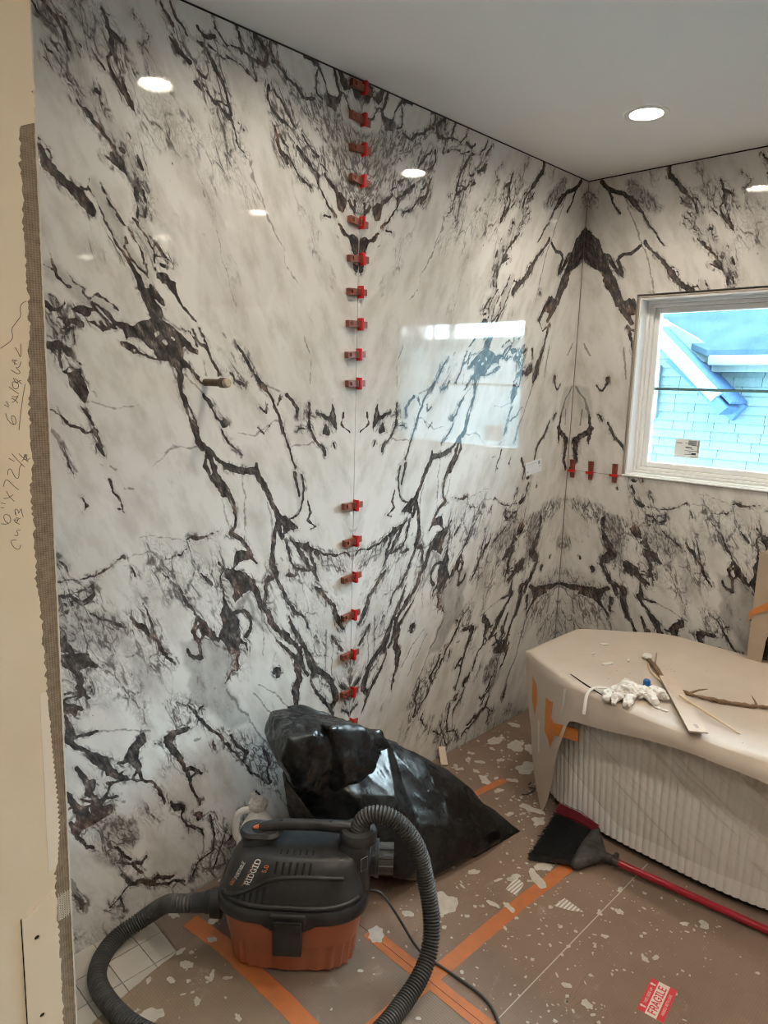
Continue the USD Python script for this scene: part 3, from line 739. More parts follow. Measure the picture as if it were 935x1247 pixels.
    n["icb"] = ("mix", {"mix_type": "multiply", "color2": (1.55, 1.22, 1.05)}); L += [(ss("brg", "nbr.fac", 0.50, 0.64), "icb.fac"), ("ic.color", "icb.color1")]
    c5 = mixc("c5", ink, c4, "icb.color")
    n["p"] = ("principled_bsdf", {"roughness": 0.045, "ior": 1.52, "specular_ior_level": 0.5}); L.append((c5, "p.base_color"))
    return mat_("polished_marble", n, L)
M_MARBLE = marble_material()
M_SLABEDGE = principled("slab_edge", (0.45, 0.42, 0.39), 0.6)

def marble_slab(name, parent, to_world, smax, zlo, zhi, hole=None, thick=0.012, label=None, smin=0.0015):
    """One slab: traced front face as a fine grid plus its cut edges. to_world(s, z, depth) -> points; hole = (s0, s1, z0, z1)."""
    def axis(lo, hi, extra):
        a = np.arange(lo, hi, 0.004); a = np.unique(np.r_[a, hi, extra]); keep = np.r_[True, np.diff(a) > 1e-5]; return a[keep]
    S = axis(smin, smax, hole[:2] if hole else []); Z = axis(zlo, zhi, hole[2:] if hole else [])
    s, z = np.meshgrid(S, Z, indexing="ij")
    from scipy.ndimage import map_coordinates
    co = np.stack([np.clip(s, 0, FS[-1]) / 0.004, z / 0.004])
    def samp(A): return map_coordinates(A, co, order=1, mode="nearest").ravel()
    d, h, nn, g = samp(FD), samp(FH), samp(FN), samp(FG)
    V = to_world(s.ravel(), z.ravel(), 0.0)
    ni, nj = s.shape; idx = np.arange(ni * nj).reshape(ni, nj)
    q = np.stack([idx[:-1, :-1], idx[1:, :-1], idx[1:, 1:], idx[:-1, 1:]], -1)
    if hole:
        sc = (S[:-1] + S[1:]) / 2; zc = (Z[:-1] + Z[1:]) / 2
        inside = ((sc > hole[0]) & (sc < hole[1]))[:, None] & ((zc > hole[2]) & (zc < hole[3]))[None]
        q = q[~inside]
    q = q.reshape(-1, 4)
    F = np.vstack([q[:, [0, 1, 2]], q[:, [0, 2, 3]]])
    nrm = np.cross(V[F[0, 1]] - V[F[0, 0]], V[F[0, 2]] - V[F[0, 0]])
    out = to_world(np.array([.5]), np.array([1.]), -0.1)[0] - to_world(np.array([.5]), np.array([1.]), 0.0)[0]
    if nrm @ out < 0: F = F[:, ::-1]
    # cut edges and back
    rings = [(smin, smax, zlo, zhi)] + ([hole] if hole else [])
    extraV, extraF = [], []; base = len(V)
    for a, b, c, e in rings:
        c4 = [(a, c), (b, c), (b, e), (a, e)]
        for (p, r) in zip(c4, c4[1:] + c4[:1]):
            pv = np.vstack([to_world(np.array([p[0]]), np.array([p[1]]), 0.0), to_world(np.array([r[0]]), np.array([r[1]]), 0.0),
                            to_world(np.array([r[0]]), np.array([r[1]]), thick), to_world(np.array([p[0]]), np.array([p[1]]), thick)])
            k = base + 4 * len(extraV); extraV.append(pv); extraF += [[k, k + 1, k + 2], [k, k + 2, k + 3]]
    V2 = np.vstack([V] + extraV); F2 = np.vstack([F, np.array(extraF)]); m = len(V2) - len(V)
    o = obj(name, trimesh.Trimesh(V2, F2, process=False), M_MARBLE, parent, label=label)
    pv = UsdGeom.PrimvarsAPI(o)
    def pad(a): return np.r_[a, np.full(m, a.mean())]
    dn = np.clip(pad(d) / 0.06 + 0.5, 0, 1); dn[-m:] = 0.0
    col = np.stack([dn, pad(nn), pad(g)], 1).astype(np.float32)
    pv.CreatePrimvar("ink", T.Color3fArray, "vertex").Set(Vt.Vec3fArray.FromNumpy(col))
    hh = np.clip(pad(h) / 0.06 + 0.5, 0, 1).astype(np.float32); hh[-m:] = 0
    pv.CreatePrimvar("hair", T.FloatArray, "vertex").Set(Vt.FloatArray.FromNumpy(hh))
    uv = np.stack([np.r_[s.ravel(), np.zeros(m)], np.r_[z.ravel(), np.zeros(m)], np.zeros(len(V2))], 1).astype(np.float32)
    pv.CreatePrimvar("slab", T.Vector3fArray, "vertex").Set(Vt.Vec3fArray.FromNumpy(uv))
    return o

SEAM = -1.5719; WIN = (-2.10, -0.310, 1.3064, 2.1945)      # wall_right opening: y0, y1, z0, z1
M_DRYWALL = principled("painted_drywall", (0.42, 0.40, 0.375), 0.75, bump=(90, 0.05, 0.002))
M_CEIL = principled("ceiling_paint", (0.84, 0.84, 0.83), 0.8)
M_CEM = principled("cement_board", (0.33, 0.31, 0.28), 0.9)
M_DARK = principled("dark_gap", (0.02, 0.02, 0.02), 0.9)

wall_back = thing("wall_back", "tall wall clad in two book-matched white marble slabs with dark veins", kind="structure")
obj("substrate", bx(-5.0, 0.15, 0.013, 0.15, -0.1, H + 0.1), M_CEM, wall_back)
TOP = H - 0.006
marble_slab("marble_slab", wall_back, lambda s, z, d: np.stack([SEAM - s, np.full(s.shape, d), z], 1), 1.572, -0.007, TOP, label="left marble slab, the mirror image of its neighbour")
marble_slab("marble_slab", wall_back, lambda s, z, d: np.stack([SEAM + s, np.full(s.shape, d), z], 1), 1.5695, -0.007, TOP, label="right marble slab reaching the corner")
obj("ceiling_joint", bx(-3.14, 0.0, 0.002, 0.013, TOP, H), M_DARK, wall_back)
wall_right = thing("wall_right", "window wall clad in veined marble slabs above the tub", kind="structure")
wy0, wy1, wz0, wz1 = WIN
for a, b, c, e in ((-5.6, wy0, -0.1, H + .1), (wy1, 0.15, -0.1, H + .1), (wy0, wy1, -0.1, wz0), (wy0, wy1, wz1, H + .1)):
    obj("substrate", bx(0.013, 0.15, a, b, c, e), M_CEM, wall_right)
sW = lambda s, z, d: np.stack([np.full(s.shape, d), -(1.5719 - s), z], 1)
marble_slab("marble_slab", wall_right, sW, 1.5695, 1.3085, TOP, hole=(0.0015, 1.5719 + wy1, 1.3085, 2.1965), label="upper marble slab cut around the window")
marble_slab("marble_slab", wall_right, sW, 1.5695, -0.007, 1.3060, label="lower marble slab below the window")
sW2 = lambda s, z, d: np.stack([np.full(s.shape, d), -(1.5719 + s), z], 1)
marble_slab("marble_slab", wall_right, sW2, 1.0, -0.007, 1.3060, label="marble slab below the window away from the corner")
marble_slab("marble_slab", wall_right, sW2, 1.0, 2.1965, TOP, label="marble slab above the window away from the corner")
obj("drywall", bx(0.0, 0.0125, -2.571 , wy0, 1.3065, 2.196), M_DRYWALL, wall_right)
obj("drywall", bx(0.0, 0.0125, -5.5, -2.573, 0.0, H), M_DRYWALL, wall_right)
obj("ceiling_joint", bx(0.002, 0.013, -2.573, 0.0, TOP, H), M_DARK, wall_right)
obj("wall_front", bx(-5.0, 0.15, -5.65, -5.5, -0.1, H + .1), M_DRYWALL, kind="structure", label="plain painted wall behind the camera")
obj("wall_side", bx(-5.15, -5.0, -5.65, 0.15, -0.1, H + .1), M_DRYWALL, kind="structure", label="plain painted wall on the far left")

# ---------------------------------------------------------------- ceiling with recessed downlights
LIGHTS = [(x, y) for x in (-0.655, -2.03) for y in (-0.60, -1.92, -3.15, -4.49)] + [(-3.40, -1.95), (-3.40, -3.15)]
cp = sbox(-5.0, -5.5, 0.0, 0.0)
for x, y in LIGHTS: cp = cp.difference(Point(x, y).buffer(0.074, 24))
obj("ceiling", prism(cp, 0.03, H), M_CEIL, kind="structure", label="flat white painted ceiling")
obj("attic_slab", bx(-5.1, 0.15, -5.6, 0.15, H + 0.13, H + 0.2), M_DARK, kind="structure", label="dark slab above the ceiling")
M_LENS = mat_("downlight_lens", {"e": ("emission", {"color": LAMP_COLOR, "strength": LAMP})}, [], "e.emission")
M_TRIM = principled("white_trim", (0.8, 0.8, 0.79), 0.35)
LLAB = ["recessed round downlight seen directly in the ceiling", "downlight mirrored as the small middle ellipse in the left marble slab", "downlight mirrored faintly beside the large ellipse's grey vein", "farthest downlight, mirrored faintest at the left of the marble", "downlight mirrored as the largest ellipse at the upper left of the marble", "downlight whose reflection is cut by the raw wall end"]
for i, (x, y) in enumerate(LIGHTS):
    lab = LLAB[i] if i < 6 else "recessed round ceiling downlight behind the camera"
    t = thing("downlight", lab, "ceiling light", (x, y, H), group="recessed downlights mirrored in the marble" if i < 6 else "downlights behind the camera")
    obj("trim_ring", lathe([(0.060, 0.022), (0.0595, -0.001), (0.062, -0.0035), (0.082, -0.003), (0.085, 0.0), (0.074, 0.001), (0.0735, 0.028), (0.060, 0.028), (0.060, 0.022)], 48), M_TRIM, t, smooth=35)
    obj("lens", lathe([(0.0, 0.020), (0.0595, 0.020), (0.0595, 0.024), (0.0, 0.024)], 40), M_LENS, t)
    obj("housing", lathe([(0.0, 0.028), (0.0735, 0.028), (0.0735, 0.12), (0.0, 0.12)], 24), M_DARK, t)
# ---------------------------------------------------------------- window
M_VINYL = principled("white_vinyl", (0.84, 0.85, 0.85), 0.22)
M_PRIMER = principled("raw_liner", (0.42, 0.36, 0.32), 0.7)
M_GRILLE = principled("grille_bar", (0.10, 0.22, 0.25), 0.4)
M_PANE = mat_("window_pane", {"f": ("fresnel", {"ior": 1.45}), "t": ("transparent_bsdf", {"color": (0.96, 0.985, 0.985)}), "g": ("glossy_bsdf", {"roughness": 0.01}), "m": ("mix_closure", {})},
              [("f.fac", "m.fac"), ("t.BSDF", "m.closure1"), ("g.BSDF", "m.closure2")], "m.closure")
win = thing("window_1", "white vinyl window with a label sticker, looking onto the neighbouring house", kind="structure")
def frame_bars(name, y0, y1, z0, z1, w, x0, x1, m, r=0.004):
    for a in ((y0, y0 + w, z0, z1), (y1 - w, y1, z0, z1), (y0 + w, y1 - w, z0, z0 + w), (y0 + w, y1 - w, z1 - w, z1)):
        obj(name, rbox(x0, x1, a[0], a[1], a[2], a[3], r, 4), m, win)
g = 0.006
frame_bars("liner", wy0 + g, wy1 - g, wz0 + 0.002, wz1 - g, 0.007, 0.002, 0.150, M_PRIMER, 0.001)
frame_bars("jamb", wy0 + .0135, wy1 - .0135, wz0 + .0095, wz1 - .0135, 0.010, 0.006, 0.150, M_VINYL, 0.002)
frame_bars("frame", wy0 + .0240, wy1 - .0240, wz0 + .020, wz1 - .0240, 0.014, 0.070, 0.150, M_VINYL, 0.003)
frame_bars("frame_step", wy0 + .038, wy1 - .038, wz0 + .034, wz1 - .038, 0.016, 0.084, 0.150, M_VINYL, 0.003)
frame_bars("sash", wy0 + .054, wy1 - .054, wz0 + .050, wz1 - .054, 0.026, 0.100, 0.140, M_VINYL, 0.004)
obj("sill_lip", rbox(-0.010, 0.031, wy0 + .004, wy1 - .004, wz0 + .0015, wz0 + 0.012, 0.004, 4), M_VINYL, win)
gy0, gy1, gz0, gz1 = wy0 + .080, wy1 - .080, wz0 + .076, wz1 - .080
obj("glass_pane", bx(0.118, 0.122, gy0, gy1, gz0, gz1), M_PANE, win)
obj("glazing_bar", bx(0.1160, 0.1172, gy0, gy1, 1.742, 1.755), M_GRILLE, win)
obj("glazing_bar", bx(0.1160, 0.1172, -1.103, -1.087, gz0, gz1), M_GRILLE, win)
M_STICK = principled("sticker_paper", (0.86, 0.90, 0.90), 0.5)
M_INK = principled("print_ink", (0.05, 0.06, 0.07), 0.6)
M_INKG = principled("print_grey", (0.30, 0.33, 0.34), 0.6)
st = obj("sticker", bx(0.1166, 0.1174, -0.640, -0.520, 1.418, 1.508), M_STICK, win, label="printed maker's sticker on the glass")
pr = []
for k in range(9): pr.append(bx(0.1156, 0.1164, -0.632 + .02 * (k % 3), -0.600 + .03 * (k % 2), 1.4245 + k * .009, 1.4265 + k * .009))
pr += [bx(0.1156, 0.1164, -0.604, -0.575, 1.466, 1.470), bx(0.1156, 0.1164, -0.554, -0.527, 1.487, 1.4905), bx(0.1156, 0.1164, -0.625, -0.604, 1.434, 1.443)]
obj("print", cat_(pr), M_INK, st)
obj("print", cat_([bx(0.1157, 0.1164, -0.625, -0.585, 1.480, 1.504), bx(0.1157, 0.1164, -0.637, -0.630, 1.445, 1.504)]), M_INKG, st)

# ---------------------------------------------------------------- the neighbouring house
M_SHING = [principled(f"siding_shingle_{i}", c, 0.9, tone=(6, 0.3, tuple(.93 * x for x in c)), spec=0.05) for i, c in enumerate([(0.048, 0.082, 0.090), (0.045, 0.078, 0.087), (0.051, 0.086, 0.093)])]
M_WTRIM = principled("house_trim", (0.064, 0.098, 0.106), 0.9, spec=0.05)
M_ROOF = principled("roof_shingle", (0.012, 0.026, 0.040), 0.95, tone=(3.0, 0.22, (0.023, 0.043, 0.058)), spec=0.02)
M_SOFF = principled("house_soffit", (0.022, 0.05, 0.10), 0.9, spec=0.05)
M_SNOW = principled("pale_ground", (0.65, 0.68, 0.70), 0.8)
house = thing("neighbour_house", "pale blue shingled house with white rake boards seen through the window", "house")
HX = 4.5; HY0, HY1 = -2.6, 4.2
GABLE = Polygon([(HY0, -2.8), (HY1, -2.8), (HY1, 2.56), (1.62, 2.56), (.92, 2.06), (HY0, 2.06)])
YZX = lambda x: np.array([[0, 0, 1, x], [1, 0, 0, 0], [0, 1, 0, 0], [0, 0, 0, 1]], float)
obj("wall", xf(prism(GABLE, .28), YZX(HX + .02)), M_SHING[1], house)
course = 0.096; z = -0.2; row = 0
g0 = random.Random(3)
while z < 2.75:
    y = -0.6 - g0.random() * .3
    if z < 0.55: course_n = 0
    while y < 2.3:
        w = g0.choice([.22, .28, .34, .42])
        if z > 0.5 and GABLE.contains(Point(y + w / 2, z + course * .6)): obj("shingle", trimesh.Trimesh(np.array([[HX + .02, y, z], [HX + .02, y + w - .005, z], [HX + .02, y + w - .005, z + course + .02], [HX + .02, y, z + course + .02], [HX - .018, y, z], [HX - .018, y + w - .005, z], [HX + .005, y + w - .005, z + course + .02], [HX + .005, y, z + course + .02]]),
            np.array([[0, 2, 1], [0, 3, 2], [4, 5, 6], [4, 6, 7], [0, 1, 5], [0, 5, 4], [1, 2, 6], [1, 6, 5], [2, 3, 7], [2, 7, 6], [3, 0, 4], [3, 4, 7]]), process=False), g0.choice(M_SHING), house)
        y += w
    z += course; row += 1
def board(y0, z0, y1, z1, w, x0, x1):
    """A board on a plane of constant x, along (y0,z0)-(y1,z1), of width w measured downward square to it."""
    d = norm((y1 - y0, z1 - z0)); n = np.array([d[1], -d[0]]);  n = n if n[1] < 0 else -n
    P = [(y0, z0), (y1, z1), (y1 + n[0] * w, z1 + n[1] * w), (y0 + n[0] * w, z0 + n[1] * w)]
    m = prism(P, x1 - x0); return xf(m, np.array([[0, 0, 1, x0], [1, 0, 0, 0], [0, 1, 0, 0], [0, 0, 0, 1]], float))
obj("rake_board", board(1.40, 2.44, 0.660, 1.74, .115, 3.95, 4.03), M_WTRIM, house, label="lower white rake board")
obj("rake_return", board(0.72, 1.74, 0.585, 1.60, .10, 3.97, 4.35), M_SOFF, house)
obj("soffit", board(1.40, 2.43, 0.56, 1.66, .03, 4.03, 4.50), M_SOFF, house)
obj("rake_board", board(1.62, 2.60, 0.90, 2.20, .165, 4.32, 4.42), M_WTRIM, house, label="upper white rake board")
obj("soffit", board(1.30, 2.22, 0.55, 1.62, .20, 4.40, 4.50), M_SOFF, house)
obj("gutter", rbox(4.18, 4.32, HY0, 0.90, 2.02, 2.125, .02, 4), M_WTRIM, house, smooth=30)
obj("fascia", bx(4.32, 4.36, HY0, 0.90, 1.96, 2.08), M_WTRIM, house)
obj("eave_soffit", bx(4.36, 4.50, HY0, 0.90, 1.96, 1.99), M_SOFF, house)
ra = math.radians(33); run = 4.5
rv = np.array([[4.20, HY0, 2.12], [4.20, 0.95, 2.12], [4.20, 1.9, 2.62], [4.20 + run, HY0, 2.12 + run * math.tan(ra)], [4.20 + run, 3.5, 2.12 + run * math.tan(ra)], [4.42, 1.9, 2.62]])
def roofslab(P, t=.06):
    P = np.array(P, float); Q = P + (0, 0, t); n = len(P)
    return tm(m3.Manifold.hull_points(np.vstack([P, Q]).tolist()))
sl = math.tan(ra)
obj("roof", roofslab([(4.20, HY0, 2.115), (4.20, 0.92, 2.115), (8.7, HY0, 2.115 + 4.5 * sl), (8.7, 7.0, 2.115 + 4.5 * sl), (4.96, 1.66, 2.115 + .76 * sl), (5.6, 3.4, 2.115 + 1.4 * sl)]), M_ROOF, house)
obj("wing_wall", bx(HX, HX + .3, -9.5, HY0 - .01, -2.8, 2.30), principled("wing_siding", (0.10, 0.15, 0.165), 0.7), house, label="lower wing of the house"); obj("wing_coping", bx(HX - .06, HX + .36, -9.5, HY0 - .01, 2.30, 2.40), M_WTRIM, house)
obj("vent_trim", board(1.66, 2.03, 1.66, 1.45, .10, 4.44, 4.49), M_SOFF, house)
obj("corner_board", board(1.50, 2.03, 1.50, 1.45, .03, 4.44, 4.49), M_WTRIM, house)
obj("yard_ground", bx(0.4, 60, -60, 60, -3.0, -2.8), M_SNOW, kind="structure", label="pale ground outside between the houses")
M_BARK = principled("tree_bark", (0.10, 0.085, 0.075), 0.9)
def bare_tree(seed, h):
    g = random.Random(seed); segs = []
    def grow(p, d, L, r, lv):
        q = p + d * L; segs.append((p, q, r))
        if lv == 0: return
        for _ in range(3 if lv > 1 else 4):
            nd = norm(d + np.array([g.uniform(-.7, .7), g.uniform(-.7, .7), g.uniform(-.1, .5)])); grow(q, nd, L * g.uniform(.55, .8), r * .6, lv - 1)
    grow(np.zeros(3), norm((g.uniform(-.05, .05), g.uniform(-.05, .05), 1)), h * .34, h * .022, 4)
    return segs
for i, (x, y, h, lab) in enumerate([(16.0, -15.0, 11.0, "nearest bare tree beyond the house, mirrored in the marble"), (22.0, -23.0, 14.0, "taller bare tree far beyond the house, mirrored in the marble"), (30.0, -11.0, 12.0, "slim bare tree behind the house gable, mirrored in the marble")]):
    t = thing("bare_tree", lab, "tree", (x, y, -2.8), group="bare trees outside"); sg = bare_tree(11 + i, h)
    obj("trunk", tube(np.array([sg[0][0], (sg[0][0] + sg[0][1]) / 2, sg[0][1]]), sg[0][2], 8), M_BARK, t)
    obj("branches", cat_([tube(np.array([a, (a + b) / 2, b]), r, 4) for a, b, r in sg[1:]]), M_BARK, t)
# ---------------------------------------------------------------- floor: subfloor, tiles, protective paper sheets
M_TILE = [principled(f"floor_tile_{i}", c, 0.45, tone=(14, 0.25, tuple(.88 * x for x in c))) for i, c in enumerate([(0.47, 0.44, 0.40), (0.44, 0.41, 0.375), (0.49, 0.46, 0.42)])]
floor = thing("floor", "subfloor with pale square floor tiles at the foot of the marble", kind="structure")
obj("subfloor", bx(-5.0, 0.014, -5.5, 0.014, -0.06, -0.010), M_CEM, floor)
k = 0
for i in range(6):
    for j in range(5):
        x = -2.44 - 0.1 * i; y = -0.004 - 0.1 * j
        obj("tile", bx(x - 0.0975, x, y - 0.0975, y, -0.010, -0.0015), M_TILE[(i * 7 + j * 3 + i * j) % 3], floor)
def paper_mat(name, c, direction):
    d = tuple(0.80 * v for v in c); e = tuple(min(1, 1.13 * v) for v in c)
    n = {"tc": ("texture_coordinate", {}), "w": ("wave_texture", {"wave_type": "bands", "bands_direction": direction, "scale": 42.0, "distortion": 0.6, "detail": 1.0, "detail_scale": 2.0}),
         "n": ("noise_texture", {"scale": 2.6, "detail": 7.0, "roughness": 0.62}), "n2": ("noise_texture", {"scale": 60.0, "detail": 5.0, "roughness": 0.7}), "n3": ("noise_texture", {"scale": 7.0, "detail": 8.0, "roughness": 0.7}),
         "r": ("rgb_ramp", {"ramp": [(0.32, d), (0.52, c), (0.70, e)]}), "wr": ("rgb_ramp", {"ramp": [(0.0, (0.90, 0.90, 0.90)), (1.0, (1, 1, 1))]}),
         "m": ("mix", {"mix_type": "multiply", "fac": 1.0}), "dr": ("rgb_ramp", {"ramp": [(0.60, (0, 0, 0)), (0.74, (1, 1, 1))]}), "mm": ("math", {"math_type": "multiply", "value2": 0.45}),
         "m2": ("mix", {"color2": (0.42, 0.39, 0.35)}), "sr": ("rgb_ramp", {"ramp": [(0.66, (0, 0, 0)), (0.70, (1, 1, 1))]}), "m3": ("mix", {"color2": (0.55, 0.52, 0.47)}), "mm3": ("math", {"math_type": "multiply"}), "sg": ("rgb_ramp", {"ramp": [(0.52, (0, 0, 0)), (0.66, (1, 1, 1))]}),
         "b": ("bump", {"strength": 0.12, "distance": 0.003}), "p": ("principled_bsdf", {"roughness": 0.72})}
    L = [("tc.object", "w.vector"), ("tc.object", "n.vector"), ("tc.object", "n2.vector"), ("tc.object", "n3.vector"), ("n.fac", "r.fac"), ("w.fac", "wr.fac"), ("r.color", "m.color1"), ("wr.color", "m.color2"),
         ("n3.fac", "dr.fac"), ("dr.color", "mm.value1"), ("mm.value", "m2.fac"), ("m.color", "m2.color1"), ("n2.fac", "sr.fac"), ("n3.fac", "sg.fac"), ("sr.color", "mm3.value1"), ("sg.color", "mm3.value2"), ("mm3.value", "m3.fac"), ("m2.color", "m3.color1"),
         ("m3.color", "p.base_color"), ("w.fac", "b.height"), ("b.normal", "p.normal")]
    return mat_(name, n, L)
M_PAPX = paper_mat("floor_paper_brown", (0.215, 0.148, 0.109), "y"); M_PAPY = paper_mat("floor_paper_brown_across", (0.20, 0.149, 0.114), "x")
M_PAPL = paper_mat("floor_paper_light", (0.225, 0.170, 0.121), "x")
M_PLAS = principled("dried_plaster", (0.50, 0.475, 0.43), 0.85, bump=(120, 0.4, 0.002), tone=(30, 0.2, (0.40, 0.37, 0.33)))
M_TAPE = principled("orange_tape", (0.50, 0.155, 0.045), 0.45, tone=(25, 0.25, (0.37, 0.13, 0.05)), bump=(140, 0.2, 0.001))
SHEETS = {}
def sheet(key, label, poly, m, z0, z1):
    t = thing("floor_paper", label, "floor protection paper", (0, 0, 0), group="paper sheets protecting the floor"); obj("sheet", prism(poly, z1 - z0, z0), m, t); SHEETS[key] = (t, Polygon(poly), z1); return t
def wob(P, a=0.004, n=14, seed=1):
    g = np.random.default_rng(seed); ring = np.array(P + P[:1], float); out = []
    for p, q in zip(ring[:-1], ring[1:]):
        for t in np.linspace(0, 1, n, endpoint=False): out.append(p + (q - p) * t + g.uniform(-a, a, 2) * (0 < t))
    return out
sheet("wall", "brown protective paper sheet between the trash bag and the tub along the marble wall", wob([(-1.985, -0.008), (-0.004, -0.006), (-0.004, -0.809), (-1.985, -0.809)], .0008), M_PAPX, -0.0095, 0.0)
sheet("open", "large brown paper sheet carrying the red and white label on the floor", wob([(-1.985, -0.811), (-0.004, -0.811), (-0.004, -2.9), (-1.985, -2.9)], .0008, seed=2), M_PAPX, -0.0095, -0.0002)
sheet("vac", "brown paper sheet under the shop vacuum", wob([(-2.462, -0.012), (-1.989, -0.012), (-1.989, -0.809), (-2.478, -0.809)], .002, seed=3), M_PAPY, -0.0095, -0.0003)
sheet("near", "grey brown ribbed paper sheet nearest the camera", wob([(-2.55, -0.812), (-1.989, -0.812), (-1.989, -2.9), (-2.55, -2.9)], .001, seed=4), M_PAPY, -0.0095, -0.0006)
sheet("left", "pale brown paper sheet laid on top inside the grey hose loop", wob([(-3.9, -0.40), (-3.1, -0.36), (-2.80, -0.285), (-2.552, -0.226), (-2.42, -0.205), (-2.355, -0.185), (-2.345, -0.40), (-2.36, -0.80), (-2.36, -2.9), (-4.9, -2.9), (-4.9, -0.42)], .0015, seed=5), M_PAPL, 0.0002, 0.0016)
def on_sheet(x, y):
    for key in ("left", "vac", "near", "wall", "open"):
        t, pl, z = SHEETS[key]
        if pl.contains(Point(x, y)): return t, z
    return SHEETS["open"][0], 0.0
def splat(x, y, r, asp=0.5, rot=0.0, seed=0, h=0.0010):
    t, z = on_sheet(x, y); obj("plaster_splat", prism(blob(x, y, r, seed, asp, rot, 22, .45), h, z), M_PLAS, t)
SP = [(-.662, -.093, .045, .5), (-.45, -.06, .03, .6), (-.627, -.191, .055, .55), (-.849, -.084, .018, .6), (-.906, -.114, .022, .5), (-.881, -.167, .026, .4), (-.995, -.111, .020, .5), (-1.0, -.14, .022, .4), (-.991, -.273, .035, .55), (-1.015, -.366, .020, .6), (-.60, -.30, .06, .7), (-.765, -.345, .07, .45),
  (-1.028, -.535, .05, .35), (-1.076, -.606, .035, .6), (-.90, -.36, .03, .35), (-1.72, -.64, .055, .75), (-1.509, -.615, .020, .6), (-1.375, -.79, .045, .4), (-1.30, -.775, .028, .7), (-1.564, -.805, .022, .5), (-1.43, -.73, .03, .4), (-1.592, -.757, .022, .4), (-1.204, -1.025, .014, .5), (-1.309, -1.071, .016, .6), (-1.356, -1.027, .008, .7), (-1.445, -1.091, .012, .6),
  (-1.158, -1.299, .020, .7), (-1.201, -1.249, .014, .5), (-1.437, -1.222, .014, .6), (-1.409, -1.244, .012, .5), (-1.72, -1.179, .017, .7), (-1.737, -1.126, .006, .8), (-2.534, -.292, .012, .6), (-2.461, -.218, .014, .6), (-2.471, -.275, .022, .6), (-2.317, -.172, .022, .6), (-2.367, -.243, .018, .5), (-2.582, -.25, .010, .7), (-2.626, -.366, .034, .6), (-2.517, -.409, .016, .5), (-2.656, -.32, .010, .4), (-2.463, -.533, .012, .6),
  (-1.997, -.847, .011, .8), (-1.704, -1.106, .014, .6), (-1.767, -1.005, .006, .6), (-1.835, -.59, .02, .6), (-1.979, -.58, .035, .7), (-2.102, -.878, .008, .7), (-1.651, -.849, .010, .4), (-.80, -.22, .02, .5), (-.74, -.13, .016, .5), (-1.12, -.50, .02, .45), (-.96, -.20, .016, .6), (-.94, -.30, .012, .6), (-2.40, -.06, .02, .6), (-2.30, -.08, .012, .5), (-2.5, -.33, .008, .7), (-2.44, -.36, .022, .25), (-2.41, -.40, .015, .3), (-1.25, -.70, .016, .5), (-1.48, -.70, .02, .25), (-1.6, -.63, .012, .4)]
for i, (x, y, r, a) in enumerate(SP): splat(x, y, r, a, (i * 1.7) % 3.1, 100 + i)
g = np.random.default_rng(5)
centers = [(-.8, -.25, .22, 130), (-1.0, -.55, .13, 150), (-1.3, -.75, .16, 90), (-1.6, -.78, .2, 60), (-.62, -.12, .15, 60), (-1.43, -1.1, .18, 60), (-1.2, -1.28, .14, 40), (-1.7, -1.12, .2, 40), (-1.8, -.62, .12, 40), (-1.75, -.95, .25, 40), (-1.98, -.95, .2, 20)]
bins = {"wall": [], "open": [], "left": [], "vac": []}
centers = [(a_, b_, c_, int(d_ * 1.7)) for a_, b_, c_, d_ in centers]
for cx, cy, sd, n in centers + [(-2.5, -.35, .12, 50), (-2.3, -.2, .12, 30)]:
    for _ in range(n):
        x, y = g.normal(cx, sd), g.normal(cy, sd * .7); r = .0010 + .0075 * g.random() ** 3
        key = next((kk for kk in ("left", "vac", "wall", "open") if SHEETS[kk][1].contains(Point(x, y))), None)
        if key: bins[key].append(prism(blob(x, y, r, g.integers(1e6), .4 + .5 * g.random(), g.random() * 3, 7, .4), .0007, SHEETS[key][2]))
for key, L in bins.items():
    if L: obj("plaster_specks", trimesh.util.concatenate(L), M_PLAS, SHEETS[key][0], kind="stuff")
# orange tape over the joints
def tape(label, pts, w, z, seed):
    P = np.array(pts, float); ln = LineString(P); poly = ln.buffer(w / 2, cap_style=2)
    c = np.array(poly.exterior.coords)[:-1].tolist(); poly = Polygon(wob(c, .0012, 12, seed)).buffer(0)
    obj("floor_tape", prism(poly, .0004, z), M_TAPE, label=label, cat="tape", group="orange tape strips on the floor paper")
tape("long orange tape strip running from the hose towards the broom", [(-1.19, -.838), (-1.50, -.820), (-1.98, -.812), (-2.34, -.812)], .050, .0004, 1)
tape("orange tape strip over the dark paper joint beside the hose", [(-1.985, -.555), (-1.987, -1.6)], .052, .0002, 2)
tape("orange tape strip along the pale sheet left of the shop vacuum", [(-2.375, -.125), (-2.350, -.30), (-2.340, -.60), (-2.345, -.85)], .058, .0021, 3)
tape("faded orange tape scrap near the wall between bag and tub", [(-1.20, -.30), (-1.05, -.318), (-.92, -.335)], .035, .0003, 4)
obj("paper_joint", bx(-1.9878, -1.9862, -1.5, -0.62, .0004, .0009), M_DARK, SHEETS["near"][0])
obj("crease", bx(-1.97, -1.0, -1.033, -1.030, -.0002, .0004), M_PLAS, SHEETS["open"][0])
M_TORN = mat_("torn_white_liner", {"tc": ("texture_coordinate", {}), "w": ("wave_texture", {"wave_type": "bands", "bands_direction": "y", "scale": 26.0}), "r": ("rgb_ramp", {"ramp": [(0.25, (0.30, 0.26, 0.22)), (0.6, (0.60, 0.58, 0.55))]}), "p": ("principled_bsdf", {"roughness": 0.8})}, [("tc.object", "w.vector"), ("w.fac", "r.fac"), ("r.color", "p.base_color")])
